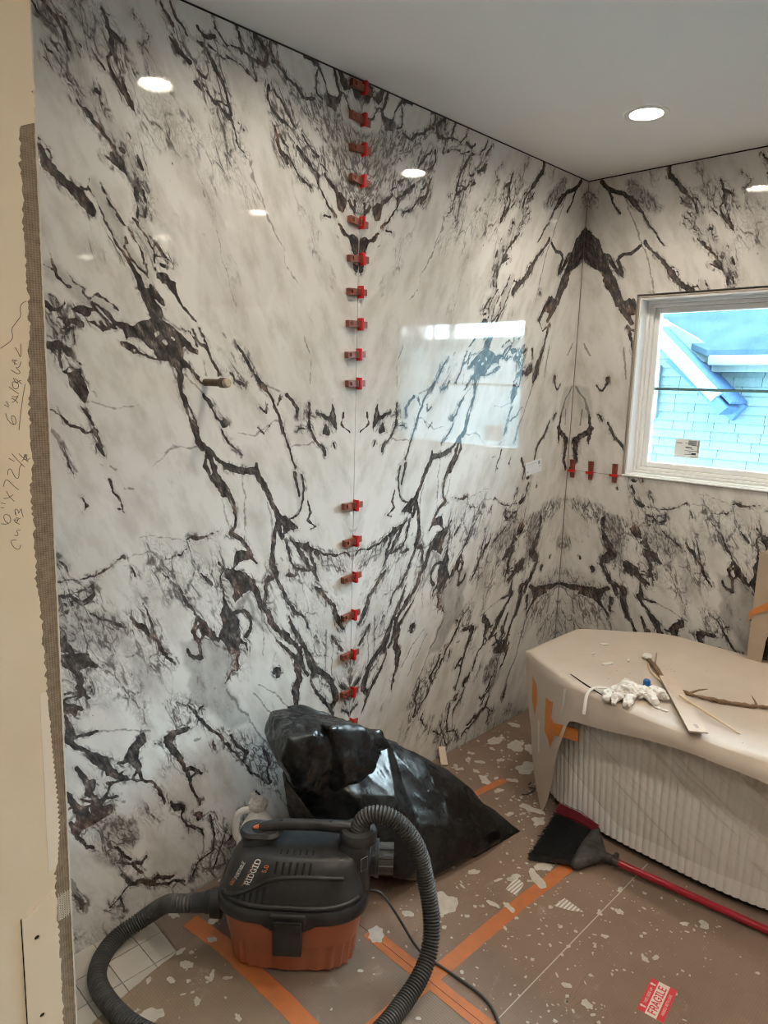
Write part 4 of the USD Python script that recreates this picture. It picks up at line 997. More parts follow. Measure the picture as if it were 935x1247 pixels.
obj("torn_patch", prism([(-1.445, -.905), (-1.386, -.912), (-1.398, -.990), (-1.425, -.955)], .0006, -.0002), M_TORN, SHEETS["open"][0], label="torn triangle showing the white ribbed liner")
obj("torn_patch", prism([(-1.50, -.745), (-1.42, -.735), (-1.43, -.775), (-1.50, -.79)], .0006, .0), M_TORN, SHEETS["wall"][0], label="scraped patch showing the white ribbed liner")
# fragile label
M_RED = principled("label_red", (0.55, 0.035, 0.05), 0.5); M_LWHITE = principled("label_white", (0.62, 0.55, 0.50), 0.5)
e1 = norm((.133, .017, 0)); e2 = np.array([-e1[1], e1[0], 0])
fl = thing("fragile_label", "red and white FRAGILE sticker lying on the brown floor paper", "label", mtx=T4(basis(e1, e2, (0, 0, 1)), (-1.620, -1.360, 0.0004)))
LW, LH = .137, .074
obj("backing", bx(0, LW, 0, LH, 0, .0004), M_LWHITE, fl)
obj("band", cat_([bx(0, LW, LH * .70, LH, .0004, .0006), ]), M_RED, fl); obj("band", bx(0, LW, 0, LH * .27, .0004, .0006), M_RED, fl)
def text(s, h, x, y, z, w=None, bold=False):
    m = meshkit.text_mesh(s, h, .0003, bold); 
    if w: m.apply_scale((w / (m.bounds[1, 0] - m.bounds[0, 0]), 1, 1))
    m.apply_translation((x - m.bounds[0, 0], y, z)); return m
obj("lettering", text("FRAGILE", .022, .010, .0255, .0005, .112, True), M_RED, fl)
obj("lettering", text("THIS SIDE UP", .008, .034, .058, .0006, .066), M_LWHITE, fl)
obj("lettering", text("HANDLE WITH CARE", .008, .024, .006, .0006, .086), M_LWHITE, fl)
for x in (.018, .112): obj("arrow", cat_([prism([(x, .055), (x + .006, .055), (x + .006, .066), (x + .009, .066), (x + .003, .072), (x - .003, .066), (x, .066)], .0003, .0006)]), M_LWHITE, fl)
# ---------------------------------------------------------------- unfinished wall end at the left
M_MUD = principled("joint_compound", (0.80, 0.68, 0.51), 0.8, bump=(22, 0.25, 0.004), tone=(3.5, 0.25, (0.84, 0.75, 0.61)))
M_MUDL = principled("pale_compound", (0.86, 0.79, 0.69), 0.8, bump=(40, 0.3, 0.003))
M_MESH = mat_("mesh_tape", {"tc": ("texture_coordinate", {}), "w": ("wave_texture", {"wave_type": "bands", "bands_direction": "z", "scale": 95.0, "distortion": 0.8, "detail": 2.0}), "w2": ("wave_texture", {"wave_type": "bands", "bands_direction": "x", "scale": 80.0, "distortion": 0.8, "detail": 2.0}),
    "a": ("math", {"math_type": "multiply"}), "n": ("noise_texture", {"scale": 70.0, "detail": 6.0, "roughness": 0.75}), "ad": ("math", {"math_type": "multiply_add", "value2": 0.35}), "r": ("rgb_ramp", {"ramp": [(0.22, (0.085, 0.065, 0.05)), (0.42, (0.20, 0.155, 0.11)), (0.75, (0.34, 0.28, 0.21))]}), "b": ("bump", {"strength": 0.5, "distance": 0.002}), "p": ("principled_bsdf", {"roughness": 0.9})},
    [("tc.object", "w.vector"), ("tc.object", "w2.vector"), ("tc.object", "n.vector"), ("w.fac", "a.value1"), ("w2.fac", "a.value2"), ("a.value", "ad.value1"), ("n.fac", "ad.value3"), ("ad.value", "r.fac"), ("r.color", "p.base_color"), ("ad.value", "b.height"), ("b.normal", "p.normal")])
M_STRAND = principled("white_strand", (0.66, 0.62, 0.55), 0.7); M_PENCIL = principled("pencil", (0.16, 0.14, 0.12), 0.7)
wl = thing("wall_left", "unfinished wall end coated in cream compound with a raw mesh tape edge and pencil notes", kind="structure")
YN = -0.854
def xe(z): return -2.9865 - (2.23 - z) * 0.0105
def face(poly, t, y=YN):
    """Extrudes a polygon given in (x, z) from the plane y towards the camera by t."""
    m = prism(poly, t); return xf(m, np.array([[1, 0, 0, 0], [0, 0, -1, y], [0, 1, 0, 0], [0, 0, 0, 1]], float))
core = np.array([(xe(0) - .1524, y, 0) for y in (YN, .013)] + [(xe(0), y, 0) for y in (YN, .013)] + [(xe(H) - .1524, y, H) for y in (YN, .013)] + [(xe(H), y, H) for y in (YN, .013)])
obj("core", tm(m3.Manifold.hull_points(core.tolist())), M_CEM, wl)
g = np.random.default_rng(9)
Lb = [(-2.988, 2.127), (-2.989, 2.075), (-3.008, 2.066), (-3.011, 2.061), (-3.011, 1.995), (-3.011, 1.952), (-3.012, 1.908), (-3.012, 1.841), (-3.014, 1.772), (-3.019, 1.713), (-3.021, 1.63), (-3.019, 1.606), (-3.025, 1.569), (-3.023, 1.507), (-3.025, 1.443), (-3.022, 1.404), (-3.02, 1.351), (-3.0195, 1.297), (-3.019, 1.228), (-3.018, 1.158), (-3.0195, 1.073), (-3.024, 1.017), (-3.022, 0.956), (-3.026, 0.882), (-3.024, 0.834), (-3.024, 0.772), (-3.025, 0.708), (-3.026, 0.632), (-3.03, 0.0)]
jag = [(xe(H) - .0008, H - .002)] + [(xe(z) - .0008 + g.uniform(-.0008, .0006), z) for z in np.arange(2.75, 2.13, -.012)]
for (x0, z0), (x1, z1) in zip(Lb[:-1], Lb[1:]):
    n = max(1, int((z0 - z1) / .0042))
    for t in np.linspace(0, 1, n, endpoint=False): jag.append((x0 + (x1 - x0) * t + g.uniform(-.0036, .0030) * (1 if g.random() < .6 else .3), z0 + (z1 - z0) * t))
jag.append(Lb[-1])
obj("compound", face(jag + [(xe(0) - .1524, 0.0), (xe(H) - .1524, H - .002)], .0022), M_MUD, wl, label="cream joint compound with a ragged edge")
obj("mesh_tape", face([(xe(0) - .040, 0), (xe(0), 0), (xe(2.1), 2.1), (xe(2.1) - .030, 2.1)], .0008), M_MESH, wl, label="bare grey brown mesh tape strip")
fr = [(-3.020, 1.24)] + [(-3.0195 + .0085 * min(1, (1.24 - z) * 5) * (1 if i % 2 else .55) * (1 if z > 1.0 else max(.1, (z - .93) / .07)), z) for i, z in enumerate(np.arange(1.235, .935, -.0045))] + [(-3.024, .93)]
obj("compound_comb", face(fr + [(-3.034, .93), (-3.030, 1.24)], .0027), M_MUDL, wl, label="paler comb of compound pressed through the mesh")
bead = [(xe(z) + .0012 + g.uniform(-.0004, .0008), z) for z in np.arange(0, H - .003, .006)]
obj("edge_bead", face(bead + [(xe(z) - .0012 + g.uniform(-.0006, .0004), z) for z in np.arange(H - .004, 0, -.006)], .0016), M_STRAND, wl)
ls = []
for i in range(13): z = .838 + .0034 * i; ls.append(face([(xe(z) - .023, z - .006), (xe(z), z), (xe(z), z + .0011), (xe(z) - .023, z - .0049)], .0018))
for i in range(6): x = xe(.86) - .0035 * i - .002; ls.append(face([(x, .834 - .002), (x + .0009, .834 - .002), (x + .0009, .882), (x, .882)], .0020))
obj("mesh_strands", cat_(ls), M_STRAND, wl, kind="stuff")
def chaikin(P):
    for _ in range(1): P = np.vstack([P[:1]] + [np.stack([.75 * a + .25 * b, .25 * a + .75 * b]) for a, b in zip(P[:-1], P[1:])] + [P[-1:]])
    return P
pt = [(-3.079, .868), (-3.064, .874), (-3.04, .888), (-3.0275, .893)] + [(-3.0255 + g.uniform(-.002, .002), z) for z in np.arange(.885, .02, -.008)] + [(-3.088, .02)]
hole = lambda z: Point(-3.0585, z).buffer(.0042, 8)
pp = Polygon(pt).buffer(0)
for z in (.824, .676, .45, .22): pp = pp.difference(hole(z))
obj("patch_board", face(pp, .0050), M_MUD, wl, label="lower patch board with two screw holes")
obj("patch_gap", face([(-3.0805, .868), (-3.079, .870), (-3.087, .02), (-3.0890, .02)], .0026), M_DARK, wl)
for z in (.824, .676): obj("screw_hole", face(Point(-3.0585, z).buffer(.0042, 8), .0024), M_DARK, wl)
obj("handwriting", cat_([tube(chaikin(np.array([(x, YN - .0022, z) for x, z in s])) if len(s) > 2 else np.array([(s[0][0], YN - .0022, s[0][1]), ((s[0][0] + s[1][0]) / 2, YN - .0022, (s[0][1] + s[1][1]) / 2), (s[1][0], YN - .0022, s[1][1])]), .00048, 4) for s in HANDWRITING]), M_PENCIL, wl, label="pencilled measurements for wall and curb")
# ---------------------------------------------------------------- tile levelling clips, pipe stub, wall sticker
M_WEDGE = principled("brown_red_wedge", (0.25, 0.070, 0.042), 0.45, tone=(60, 0.2, (0.19, 0.050, 0.032))); M_CLIP = principled("bright_red_clip", (0.62, 0.010, 0.012), 0.35)
def clip(label, mtx, flip=False, length=.074):
    """Local frame: x along the wedge (thick end at -x), y out of the wall, z along the joint."""
    t = thing("leveling_clip", label, "leveling clip", mtx=mtx, group="red wedge clips along the marble joints")
    L0, L1 = -length * .58, length * .42
    prof = Polygon([(L0, .0006), (L1, .0006), (L1, .0055), (L0, .0200)])
    w = prism(prof, .0230, -.0115); w = xf(w, np.array([[1, 0, 0, 0], [0, 1, 0, 0], [0, 0, 1, 0], [0, 0, 0, 1]], float))
    slot = bx(L0 + .004, L0 + .020, .004, .03, -.0045, .0045)
    w = tm(m3.Manifold(m3.Mesh(np.array(w.vertices, np.float32), np.array(w.faces, np.uint32))) - m3.Manifold.cube((.016, .03, .012)).translate((L0 + .004, .0125, -.006)))
    obj("wedge", w, M_WEDGE, t)
    plate = Polygon([(-.0220, .0), (.0220, .0), (.0220, .0235), (-.0220, .0235)]).buffer(.002, 2).buffer(-.002, 2)
    window = sbox(-.0125, .0006, .0125, .0172)
    body = prism(plate.difference(window), .0024, -.0012)                   # plate lies in z-y, thin along x
    body = xf(body, np.array([[0, 0, 1, 0], [0, 1, 0, 0], [1, 0, 0, 0], [0, 0, 0, 1]], float))
    top = bx(-.0035, .0090, .0172, .0235, -.0188, .0188)
    obj("clip", cat_([body, rbox(-.0035, .0090, .0172, .0235, -.0218, .0218, .0012, 3)]), M_CLIP, t)
    return t
ORD = ["topmost", "second from the top", "third from the top", "fourth from the top", "fifth from the top", "sixth from the top", "seventh from the top", "eighth from the top", "ninth from the top", "tenth from the top, above the wide gap", "eleventh from the top, below the wide gap", "twelfth from the top", "fifth from the bottom", "fourth from the bottom", "third from the bottom", "second from the bottom, last in full view", "lowest, half hidden behind the black trash bag"]
CZ = [2.740, 2.638, 2.542, 2.438, 2.298, 2.174, 2.059, 1.946, 1.837, 1.732, 1.272, 1.132, .987, .833, .668, .507, .371]
g = random.Random(4)
for z, o in zip(CZ, ORD):
    R = np.stack([(1, 0, 0), (0, -1, 0), (0, 0, -1)], 1) @ _rot(math.radians(g.uniform(-5, 5)), 1)
    clip("red wedge clip on the vertical marble joint, " + o, T4(R, (SEAM + g.uniform(-.002, .004), -.0004, z)), length=g.uniform(.096, .108))
for y, o in ((-.034, "nearest the corner"), (-.142, "in the middle of the three"), (-.276, "beside the window frame")):
    R = np.stack([(0, 0, -1), (-1, 0, 0), (0, 1, 0)], 1) @ _rot(math.radians(g.uniform(-4, 4)), 1)
    clip("red wedge clip standing upright on the short horizontal joint, " + o, T4(R, (-.0004, y, 1.3085)), length=.098)
M_BRASS = principled("tarnished_brass", (0.15, 0.105, 0.06), 0.45, metal=0.7, tone=(40, 0.2, (0.07, 0.05, 0.035)), bump=(150, 0.3, 0.001)); M_CAP = principled("pale_pipe_plug", (0.55, 0.46, 0.34), 0.6, tone=(60, .25, (.36, .28, .19)))
pipe = thing("pipe_stub", "short tarnished brass pipe stub sticking out of the left marble slab", "pipe", mtx=T4(np.stack([(1, 0, 0), (0, 0, 1), (0, -1, 0)], 1), (-2.209, 0, 1.722)))
obj("wall_hole", lathe([(0, -.0006), (.019, -.0006), (.019, -.0002), (0, -.0002)], 28), M_DARK, pipe)
obj("pipe", lathe([(.0, .0), (.0112, .0), (.0112, .092), (.0, .092)], 24), M_BRASS, pipe, smooth=40)
obj("collar", lathe([(.0, .088), (.0150, .088), (.0158, .092), (.0158, .110), (.0145, .113), (.0, .113)], 10), M_BRASS, pipe, smooth=20)
obj("plug", lathe([(.0, .112), (.0135, .112), (.0138, .124), (.010, .128), (.0, .128)], 16), M_CAP, pipe, smooth=40)
ws = thing("wall_sticker", "small white printed sticker on the marble near the corner", "sticker", mtx=T4(np.stack([(1, 0, 0), (0, 0, 1), (0, -1, 0)], 1) @ RZ(math.radians(7)), (-.398, -.0004, 1.300)))
M_WSTICK = principled("wall_sticker_paper", (0.72, 0.76, 0.80), 0.4)
obj("paper", bx(0, .142, 0, .066, 0, .0004), M_WSTICK, ws)
obj("print", cat_([bx(.010 + .018 * k, .022 + .018 * k, .050 + .001 * (k % 2), .053, .0004, .0006) for k in range(5)] + [bx(.110, .130, .040, .058, .0004, .0006), bx(.122, .128, .024, .036, .0004, .0006), bx(.008, .017, .012, .020, .0004, .0006), bx(.020, .026, .015, .017, .0004, .0006), bx(.030, .034, .041, .043, .0004, .0006), bx(.058, .063, .041, .044, .0004, .0006)]), M_INKG, ws)
# ---------------------------------------------------------------- fluted freestanding tub under its paper cover
M_TUB = principled("white_acrylic", (0.88, 0.865, 0.85), 0.35); M_TUBDARK = principled("tub_plinth", (0.05, 0.045, 0.04), 0.8)
TC = np.array([-0.600, -1.070])
def se(a, hx, hy, n=2.9):
    c, s = np.cos(a), np.sin(a); return np.stack([TC[0] + hx * np.sign(c) * np.abs(c) ** (2 / n), TC[1] + hy * np.sign(s) * np.abs(s) ** (2 / n)], -1)
def ring(hx, hy, K=1600):
    a = np.linspace(0, 2 * np.pi, 6001); P = se(a, hx, hy); d = np.r_[0, np.cumsum(np.linalg.norm(np.diff(P, axis=0), axis=1))]
    t = np.linspace(0, d[-1], K, endpoint=False); return np.stack([np.interp(t, d, P[:, 0]), np.interp(t, d, P[:, 1])], -1)
K = 1584; NF = 132
ph = np.arange(K) / K * NF
flute = np.abs(np.cos(np.pi * ph)) ** 0.8                     # rounded ribs meeting in narrow grooves
def loft(rows):
    """rows: (hx, hy, z, flute depth)."""
    V = []
    for hx, hy, z, fd in rows:
        P = ring(hx, hy, K); t = np.roll(P, -1, 0) - np.roll(P, 1, 0); nrm = np.stack([t[:, 1], -t[:, 0]], 1); nrm /= np.linalg.norm(nrm, axis=1, keepdims=True)
        V.append(np.c_[P + nrm * (fd * flute)[:, None], np.full(K, z)])
    V = np.array(V).reshape(-1, 3); j = np.arange(K); F = []
    for i in range(len(rows) - 1):
        a, b = i * K + j, i * K + (j + 1) % K; F += [np.stack([a, b, b + K], 1), np.stack([a, b + K, a + K], 1)]
    n = len(V); V = np.vstack([V, [[*TC, rows[0][2]], [*TC, rows[-1][2]]]]); e = (len(rows) - 1) * K
    F += [np.stack([np.full(K, n), (j + 1) % K, j], 1), np.stack([np.full(K, n + 1), e + j, e + (j + 1) % K], 1)]
    return trimesh.Trimesh(V, np.vstack(F), process=False)
tub = thing("bathtub", "white freestanding fluted bathtub mostly hidden under brown paper", "bathtub")
obj("body", loft([(.396, .622, .030, .0), (.398, .625, .032, .006), (.406, .638, .22, .006), (.414, .658, .42, .006), (.420, .672, .540, .006), (.4205, .673, .545, .0), (.430, .686, .548, .0), (.434, .690, .560, .0), (.432, .688, .572, 0), (.424, .680, .577, 0), (.370, .625, .577, 0), (.360, .613, .570, 0), (.337, .585, .45, 0), (.31, .54, .20, 0), (.25, .45, .14, 0)]), M_TUB, tub, smooth=25)
pl = ring(.370, .59, 120); obj("plinth", prism([tuple(p) for p in pl], .033, .0), M_TUBDARK, tub)
# clear protective film stretched over the flutes
M_FILM = mat_("clear_film", {"tc": ("texture_coordinate", {}), "mp": ("mapping", {"mapping_type": "texture", "rotation": (math.radians(32), 0, 0), "scale": (1.0, 6.0, 0.25)}), "n": ("noise_texture", {"scale": 9.0, "detail": 5.0, "roughness": 0.65}), "r": ("rgb_ramp", {"ramp": [(0.44, (0.02, 0.02, 0.02)), (0.59, (0.06, 0.06, 0.06)), (0.64, (0.26, 0.26, 0.26)), (0.67, (0.06, 0.06, 0.06))]}),
    "t": ("transparent_bsdf", {"color": (0.97, 0.97, 0.96)}), "d": ("principled_bsdf", {"base_color": (0.62, 0.58, 0.55), "roughness": 0.3}), "m": ("mix_closure", {})},
    [("tc.object", "mp.vector"), ("mp.vector", "n.vector"), ("n.fac", "r.fac"), ("r.color", "m.fac"), ("t.BSDF", "m.closure1"), ("d.BSDF", "m.closure2")], "m.closure")
def side_at(y, z):
    h = .398 + (.420 - .398) * (z - .03) / .51; hy = .625 + (.672 - .625) * (z - .03) / .51
    t = np.clip(abs((y - TC[1]) / hy), 0, .999); return TC[0] - h * (1 - t ** 2.9) ** (1 / 2.9) - .0095
ys = np.linspace(-.56, -1.62, 90); fv = []
for y in ys:
    top = .535; low = np.clip(.34 - .35 * (abs(y) - .50) / .6, .10, .5)
    for z in np.linspace(low, top, 14): fv.append((side_at(y, z) - .0012 * math.sin(40 * y + 25 * z), y, z))
ff = [];
for i in range(89):
    for j in range(13): a = i * 14 + j; ff += [[a, a + 1, a + 15], [a, a + 15, a + 14]]
film = trimesh.Trimesh(np.array(fv), np.array(ff), process=False)
obj("film", trimesh.util.concatenate([film, trimesh.Trimesh(film.vertices + (.0003, 0, 0), film.faces[:, ::-1], process=False)]), M_FILM, tub, smooth=True, label="clear film with slanting stretch lines over the flutes")

M_KRAFT = principled("kraft_cover", (0.53, 0.455, 0.39), 0.42, tone=(5, 0.25, (0.475, 0.40, 0.335)), bump=(60, 0.10, 0.003))
M_TAPEO = principled("orange_cloth_tape", (0.62, 0.22, 0.045), 0.5, tone=(60, 0.2, (0.52, 0.19, 0.05)))
cover = thing("tub_cover", "sheet of brown kraft paper draped and taped over the bathtub", "paper cover")
# edge of the top, going round from the back corner along the end and the near side
E = [(-.40, -.350), (-.62, -.346), (-.835, -.345), (-.862, -.38), (-.890, -.42), (-.925, -.48), (-.960, -.55), (-.985, -.60), (-1.005, -.65), (-1.020, -.70), (-1.035, -.78), (-1.052, -.90), (-1.068, -1.05), (-1.072, -1.20), (-1.066, -1.36), (-1.03, -1.55), (-.96, -1.70), (-.75, -1.83), (-.45, -1.83), (-.22, -1.70), (-.145, -1.40), (-.130, -1.05), (-.125, -.74), (-.25, -.53)]
# hem reached by the drape below each edge point: x, y, z
HM = [(-.40, -.335, .52), (-.63, -.322, .50), (-.862, -.370, .46), (-.900, -.430, .30), (-.943, -.490, .13), (-1.000, -.572, .003), (-1.020, -.602, .04), (-1.036, -.632, .17), (-1.050, -.664, .34), (-1.058, -.700, .466), (-1.066, -.78, .482), (-1.078, -.89, .500), (-1.092, -1.05, .530), (-1.096, -1.21, .540), (-1.090, -1.38, .535), (-1.06, -1.58, .46), (-.98, -1.73, .44), (-.76, -1.87, .44), (-.45, -1.87, .45), (-.20, -1.73, .47), (-.125, -1.42, .50), (-.110, -1.05, .52), (-.105, -.72, .53), (-.24, -.51, .52)]
E = np.array(E); HM = np.array(HM); nE = 240
def loopy(P, n):
    P = np.vstack([P, P[:1]]); d = np.arange(len(P)); t = np.linspace(0, len(P) - 1, n, endpoint=False)
    from scipy.interpolate import PchipInterpolator
    return PchipInterpolator(d, P)(t)
Ed, Hd = loopy(E, nE), loopy(HM, nE)
def topz(x, y):
    q = np.stack([x, y, 0 * x], -1); d = np.hypot((x - TC[0]) / .40, (y - TC[1]) / .72)
    return .598 - .016 * np.exp(-(d / .7) ** 4) + .006 * (meshkit.fbm(q * 5, 3, 4) - .5)
gx, gy = np.meshgrid(np.arange(-1.06, -.13, .022), np.arange(-1.82, -.35, .022)); pin = np.stack([gx.ravel(), gy.ravel()], 1)
plg = Polygon(Ed).buffer(-.022); pin = pin[[plg.contains(Point(p)) for p in pin]]
inner = loopy(E, nE); cen = np.array([TC[0], TC[1]])
def inset(P, d): v = cen - P; return P + v / np.linalg.norm(v, axis=1, keepdims=True) * d
rowsT = [inset(Ed, .018), Ed]
p2 = np.vstack([pin, rowsT[0]]); tri = Delaunay(p2); pg = Polygon(rowsT[0]).buffer(.0005)
ft = np.array([t for t in tri.simplices if pg.contains(Point(p2[t].mean(0)))])
vt = np.c_[p2, topz(p2[:, 0], p2[:, 1])]; sgn = np.cross(vt[ft[:, 1]] - vt[ft[:, 0]], vt[ft[:, 2]] - vt[ft[:, 0]])[:, 2] < 0; ft[sgn] = ft[sgn][:, ::-1]
ND = 12; base = len(vt); k0 = len(pin); rows = []
e0 = np.c_[Ed, topz(Ed[:, 0], Ed[:, 1]) - .006]
for i in range(ND + 1):
    t = i / ND; P = e0 * (1 - t) + Hd * t
    out = Ed - cen; out /= np.linalg.norm(out, axis=1, keepdims=True)
    bul = .006 * math.sin(math.pi * t) ; q = P * 6
    P[:, :2] += out * (bul + .016 * (meshkit.fbm(q, 3, 8)[:, None] - .5) * min(1, t * 3)); rows.append(P)
V = np.vstack([vt] + rows); F = [ft]; j = np.arange(nE); j2 = (j + 1) % nE
prev = k0
for i in range(ND + 1):
    b = base + i * nE; F += [np.stack([prev + j, b + j, b + j2], 1), np.stack([prev + j, b + j2, prev + j2], 1)]; prev = b
F = np.vstack(F); shell = trimesh.Trimesh(V, F, process=False)
if shell.face_normals[:len(ft), 2].mean() < 0: F = F[:, ::-1]
# give the sheet thickness
shell = trimesh.Trimesh(V, F, process=False); nv = shell.vertex_normals; nV = len(V)
hemv = base + ND * nE + j; hem2 = base + ND * nE + j2
F2 = np.vstack([F, F[:, ::-1] + nV, np.stack([hemv, hemv + nV, hem2 + nV], 1), np.stack([hemv, hem2 + nV, hem2], 1)])
obj("paper", trimesh.Trimesh(np.vstack([V, V - nv * .0015]), F2, process=False), M_KRAFT, cover, smooth=45)
def cover_pt(px):
    """Point on the outside of the cover straight behind the given ray from a spot on its near side (used for tape and smears)."""
    return px
def decal(parent, name, pts, center, u, v, m, h=.0012, label=None):
    """A thin flat piece in the plane (center; u, v)."""
    n = np.cross(u, v); return obj(name, xf(prism(pts, h), T4(basis(u, v, n), center)), m, parent, label=label)
obj("slit", tube(np.array([(-.935, -.622, .6005), (-.985, -.72, .6005), (-1.052, -.872, .6015)]), [.0015, .0030, .0012], 6), M_DARK, cover, label="dark slit where the paper folds over the rim")
# crumbs, flakes and smears on the paper
M_FLAKE = principled("plaster_flake", (0.66, 0.64, 0.61), 0.8)
g = np.random.default_rng(21); cr = []
for _ in range(150):
    x, y = g.normal(-.72, .2), g.normal(-.85, .22)
    if Polygon(Ed).buffer(-.05).contains(Point(x, y)): cr.append(xf(prism(blob(0, 0, .0010 + .0035 * g.random() ** 2.5, g.integers(1e6), .6, g.random() * 3, 6), .0015), T4(None, (x, y, float(topz(np.array(x), np.array(y))) + .0005))))
obj("plaster_crumbs", trimesh.util.concatenate(cr), M_FLAKE, label="scatter of tiny white plaster crumbs on the tub cover", cat="plaster crumbs", kind="stuff")
def at_top(x, y, dz=.001): return (x, y, float(topz(np.array(x), np.array(y))) + dz)
for i, (x, y, r, a, lab) in enumerate([(-.505, -.545, .020, .35, "white plaster flake nearest the marble corner on the tub cover"), (-.70, -.66, .045, .16, "long thin plaster smear with a thick end on the tub cover"), (-.645, -.565, .011, .5, "small rounded plaster flake left of the long smear"), (-.585, -.70, .020, .25, "narrow plaster flake between the smear and the bent root"),
        (-.80, -.80, .020, .6, "broken white plaster flakes beside the blue cap"), (-.96, -.99, .016, .55, "plaster flake in front of the glove near the cover's edge"), (-.965, -1.02, .014, .35, "thin plaster flake beside the wooden lath near the cover's edge")]):
    t = thing("plaster_flake", lab, "plaster flake", at_top(x, y), rz=-.75 + i * .4, group="plaster flakes on the tub cover")
    obj("flake", xf(prism(blob(0, 0, r, 300 + i, a, 0, 16, .4), .004), T4()), M_FLAKE, t)
n1 = norm((-.55, .55, .1)); 
# tape on the hanging end flap
def flap_pt(s, t):
    """Point on the drape: s along the edge list (index), t from edge to hem."""
    k = int(round(s / len(E) * nE)) % nE; i = t * ND; a = int(min(ND - 1, math.floor(i))); f = i - a
    return rows[a][k] * (1 - f) + rows[a + 1][k] * f
def flap_patch(name, uv, m, label=None, lift=.0022):
    """Patch laid on the drape; uv: closed outline in (s, t)."""
    pl = Polygon(uv); s0, t0, s1, t1 = pl.bounds; ss = np.linspace(s0, s1, 12); tt = np.linspace(t0, t1, 14); P2 = [(a, b) for a in ss for b in tt if pl.contains(Point(a, b))] + [pl.exterior.interpolate(x, True).coords[0] for x in np.linspace(0, 1, 40, endpoint=False)]
    P2 = np.array(P2); tr = Delaunay(P2); fs = np.array([q for q in tr.simplices if pl.contains(Point(P2[q].mean(0)))])
    def fp(s, t):
        k = s / len(E) * nE; k0_ = int(math.floor(k)); fk = k - k0_; i = t * ND; a = int(min(ND - 1, max(0, math.floor(i)))); fi = i - a
        A = rows[a][k0_ % nE] * (1 - fk) + rows[a][(k0_ + 1) % nE] * fk; B = rows[a + 1][k0_ % nE] * (1 - fk) + rows[a + 1][(k0_ + 1) % nE] * fk
        return A * (1 - fi) + B * fi
    V3 = np.array([fp(*p) for p in P2]); mm = trimesh.Trimesh(V3, fs, process=False)
    o2 = V3 - np.r_[cen, .3]; o2[:, 2] = 0; o2 /= np.linalg.norm(o2, axis=1, keepdims=True)
    if (mm.vertex_normals * o2).sum() < 0: fs = fs[:, ::-1]
    Vo = V3 + o2 * lift; mm = trimesh.Trimesh(np.vstack([Vo, V3 - o2 * .0005]), np.vstack([fs, fs[:, ::-1] + len(V3)]), process=False)
    return obj(name, mm, m, cover, label=label)
flap_patch("tape_patch", [(3.95, .16), (4.5, .18), (4.62, .30), (4.35, .44), (3.95, .36)], M_TAPEO, "small orange tape patch near the corner")
flap_patch("tape_patch", [(5.6, .20), (6.5, .22), (6.5, .34), (7.1, .46), (7.2, .62), (6.7, .62), (6.3, .50), (5.7, .44)], M_TAPEO, "long orange tape patch on the flap")
td = norm((.012, -.10, .012)); tn = np.cross(td, (0, 0, 1)); tn /= np.linalg.norm(tn)
obj("tape_patch", xf(prism([(0, .004), (.10, 0), (.105, .050), (.0, .056)], .0012), T4(basis(td, norm(np.cross(tn, td)), tn), (-1.044, -.628, .372))), M_TAPEO, cover, label="orange tape strip bridging onto the flutes")
flap_patch("plaster_smear", [(7.75, .10), (8.05, .08), (8.0, .30), (7.7, .42)], M_FLAKE)
flap_patch("plaster_smear", [(4.75, .40), (5.0, .40), (5.05, .60), (4.85, .62)], M_FLAKE)
# ---------------------------------------------------------------- things lying on the tub cover
M_LATH = principled("pale_wood", (0.56, 0.47, 0.39), 0.65, tone=(20, 0.2, (0.50, 0.41, 0.33))); M_ROOT = principled("brown_root", (0.23, 0.145, 0.085), 0.8, tone=(40, 0.25, (0.12, 0.075, 0.045))); M_STICKW = principled("bamboo", (0.66, 0.52, 0.34), 0.55); M_CLOTH = principled("white_cotton", (0.72, 0.70, 0.67), 0.9, bump=(160, 0.3, 0.002), tone=(12, 0.2, (0.58, 0.54, 0.50))); M_BLUE = principled("blue_plastic", (0.02, 0.13, 0.42), 0.3)
a, b = np.array(at_top(-.675, -.905, .022)), np.array((-1.085, -1.185, .616)); d = norm(b - a); sdir = norm(np.cross((0, 0, 1), d)); up = np.cross(d, sdir)
la = thing("wood_lath", "flat pale wooden lath lying across the twig and overhanging the tub's near edge", "wooden lath", mtx=T4(basis(d, sdir, up), a)); Ln = np.linalg.norm(b - a)
obj("lath", xf(prism(sbox(0, -.030, Ln, .030), .005), T4()), M_LATH, la)
obj("smudge", prism(blob(Ln - .045, .004, .014, 5, .5), .0004, .005), principled("smudge", (0.35, 0.28, 0.24), 0.8), la)
rt = thing("root_strip", "dried brown root strip bent across the tub cover under the lath", "dried root")
P = spline(np.array([at_top(-.515, -.755, .008), at_top(-.575, -.805, .016), at_top(-.64, -.86, .014), at_top(-.70, -.915, .0085), at_top(-.735, -1.0, .0075), at_top(-.73, -1.09, .010), at_top(-.68, -1.20, .010), at_top(-.60, -1.33, .010), at_top(-.54, -1.5, .008)]), 60)
rr = np.interp(np.linspace(0, 1, 60), [0, .1, .3, .45, .55, .7, 1], [.007, .010, .009, .0065, .0085, .006, .004])
m = tube(P, rr, 8); m.vertices = m.vertices + .006 * (meshkit.noise(m.vertices * 70, 3)[:, None] - .5); obj("root", m, M_ROOT, rt, smooth=50)
for i, (s0, e) in enumerate([((-.735, -1.02), (-.66, -1.06)), ((-.725, -1.10), (-.775, -1.15)), ((-.66, -1.24), (-.60, -1.20)), ((-.64, -1.27), (-.69, -1.30))]):
    A, B = np.array(at_top(*s0, .010)), np.array(at_top(*e, .020)); obj("rootlet", tube(np.array([A, (A + B) / 2 + (0, 0, .004), B]), [.005, .0035, .0012], 6), M_ROOT, rt)
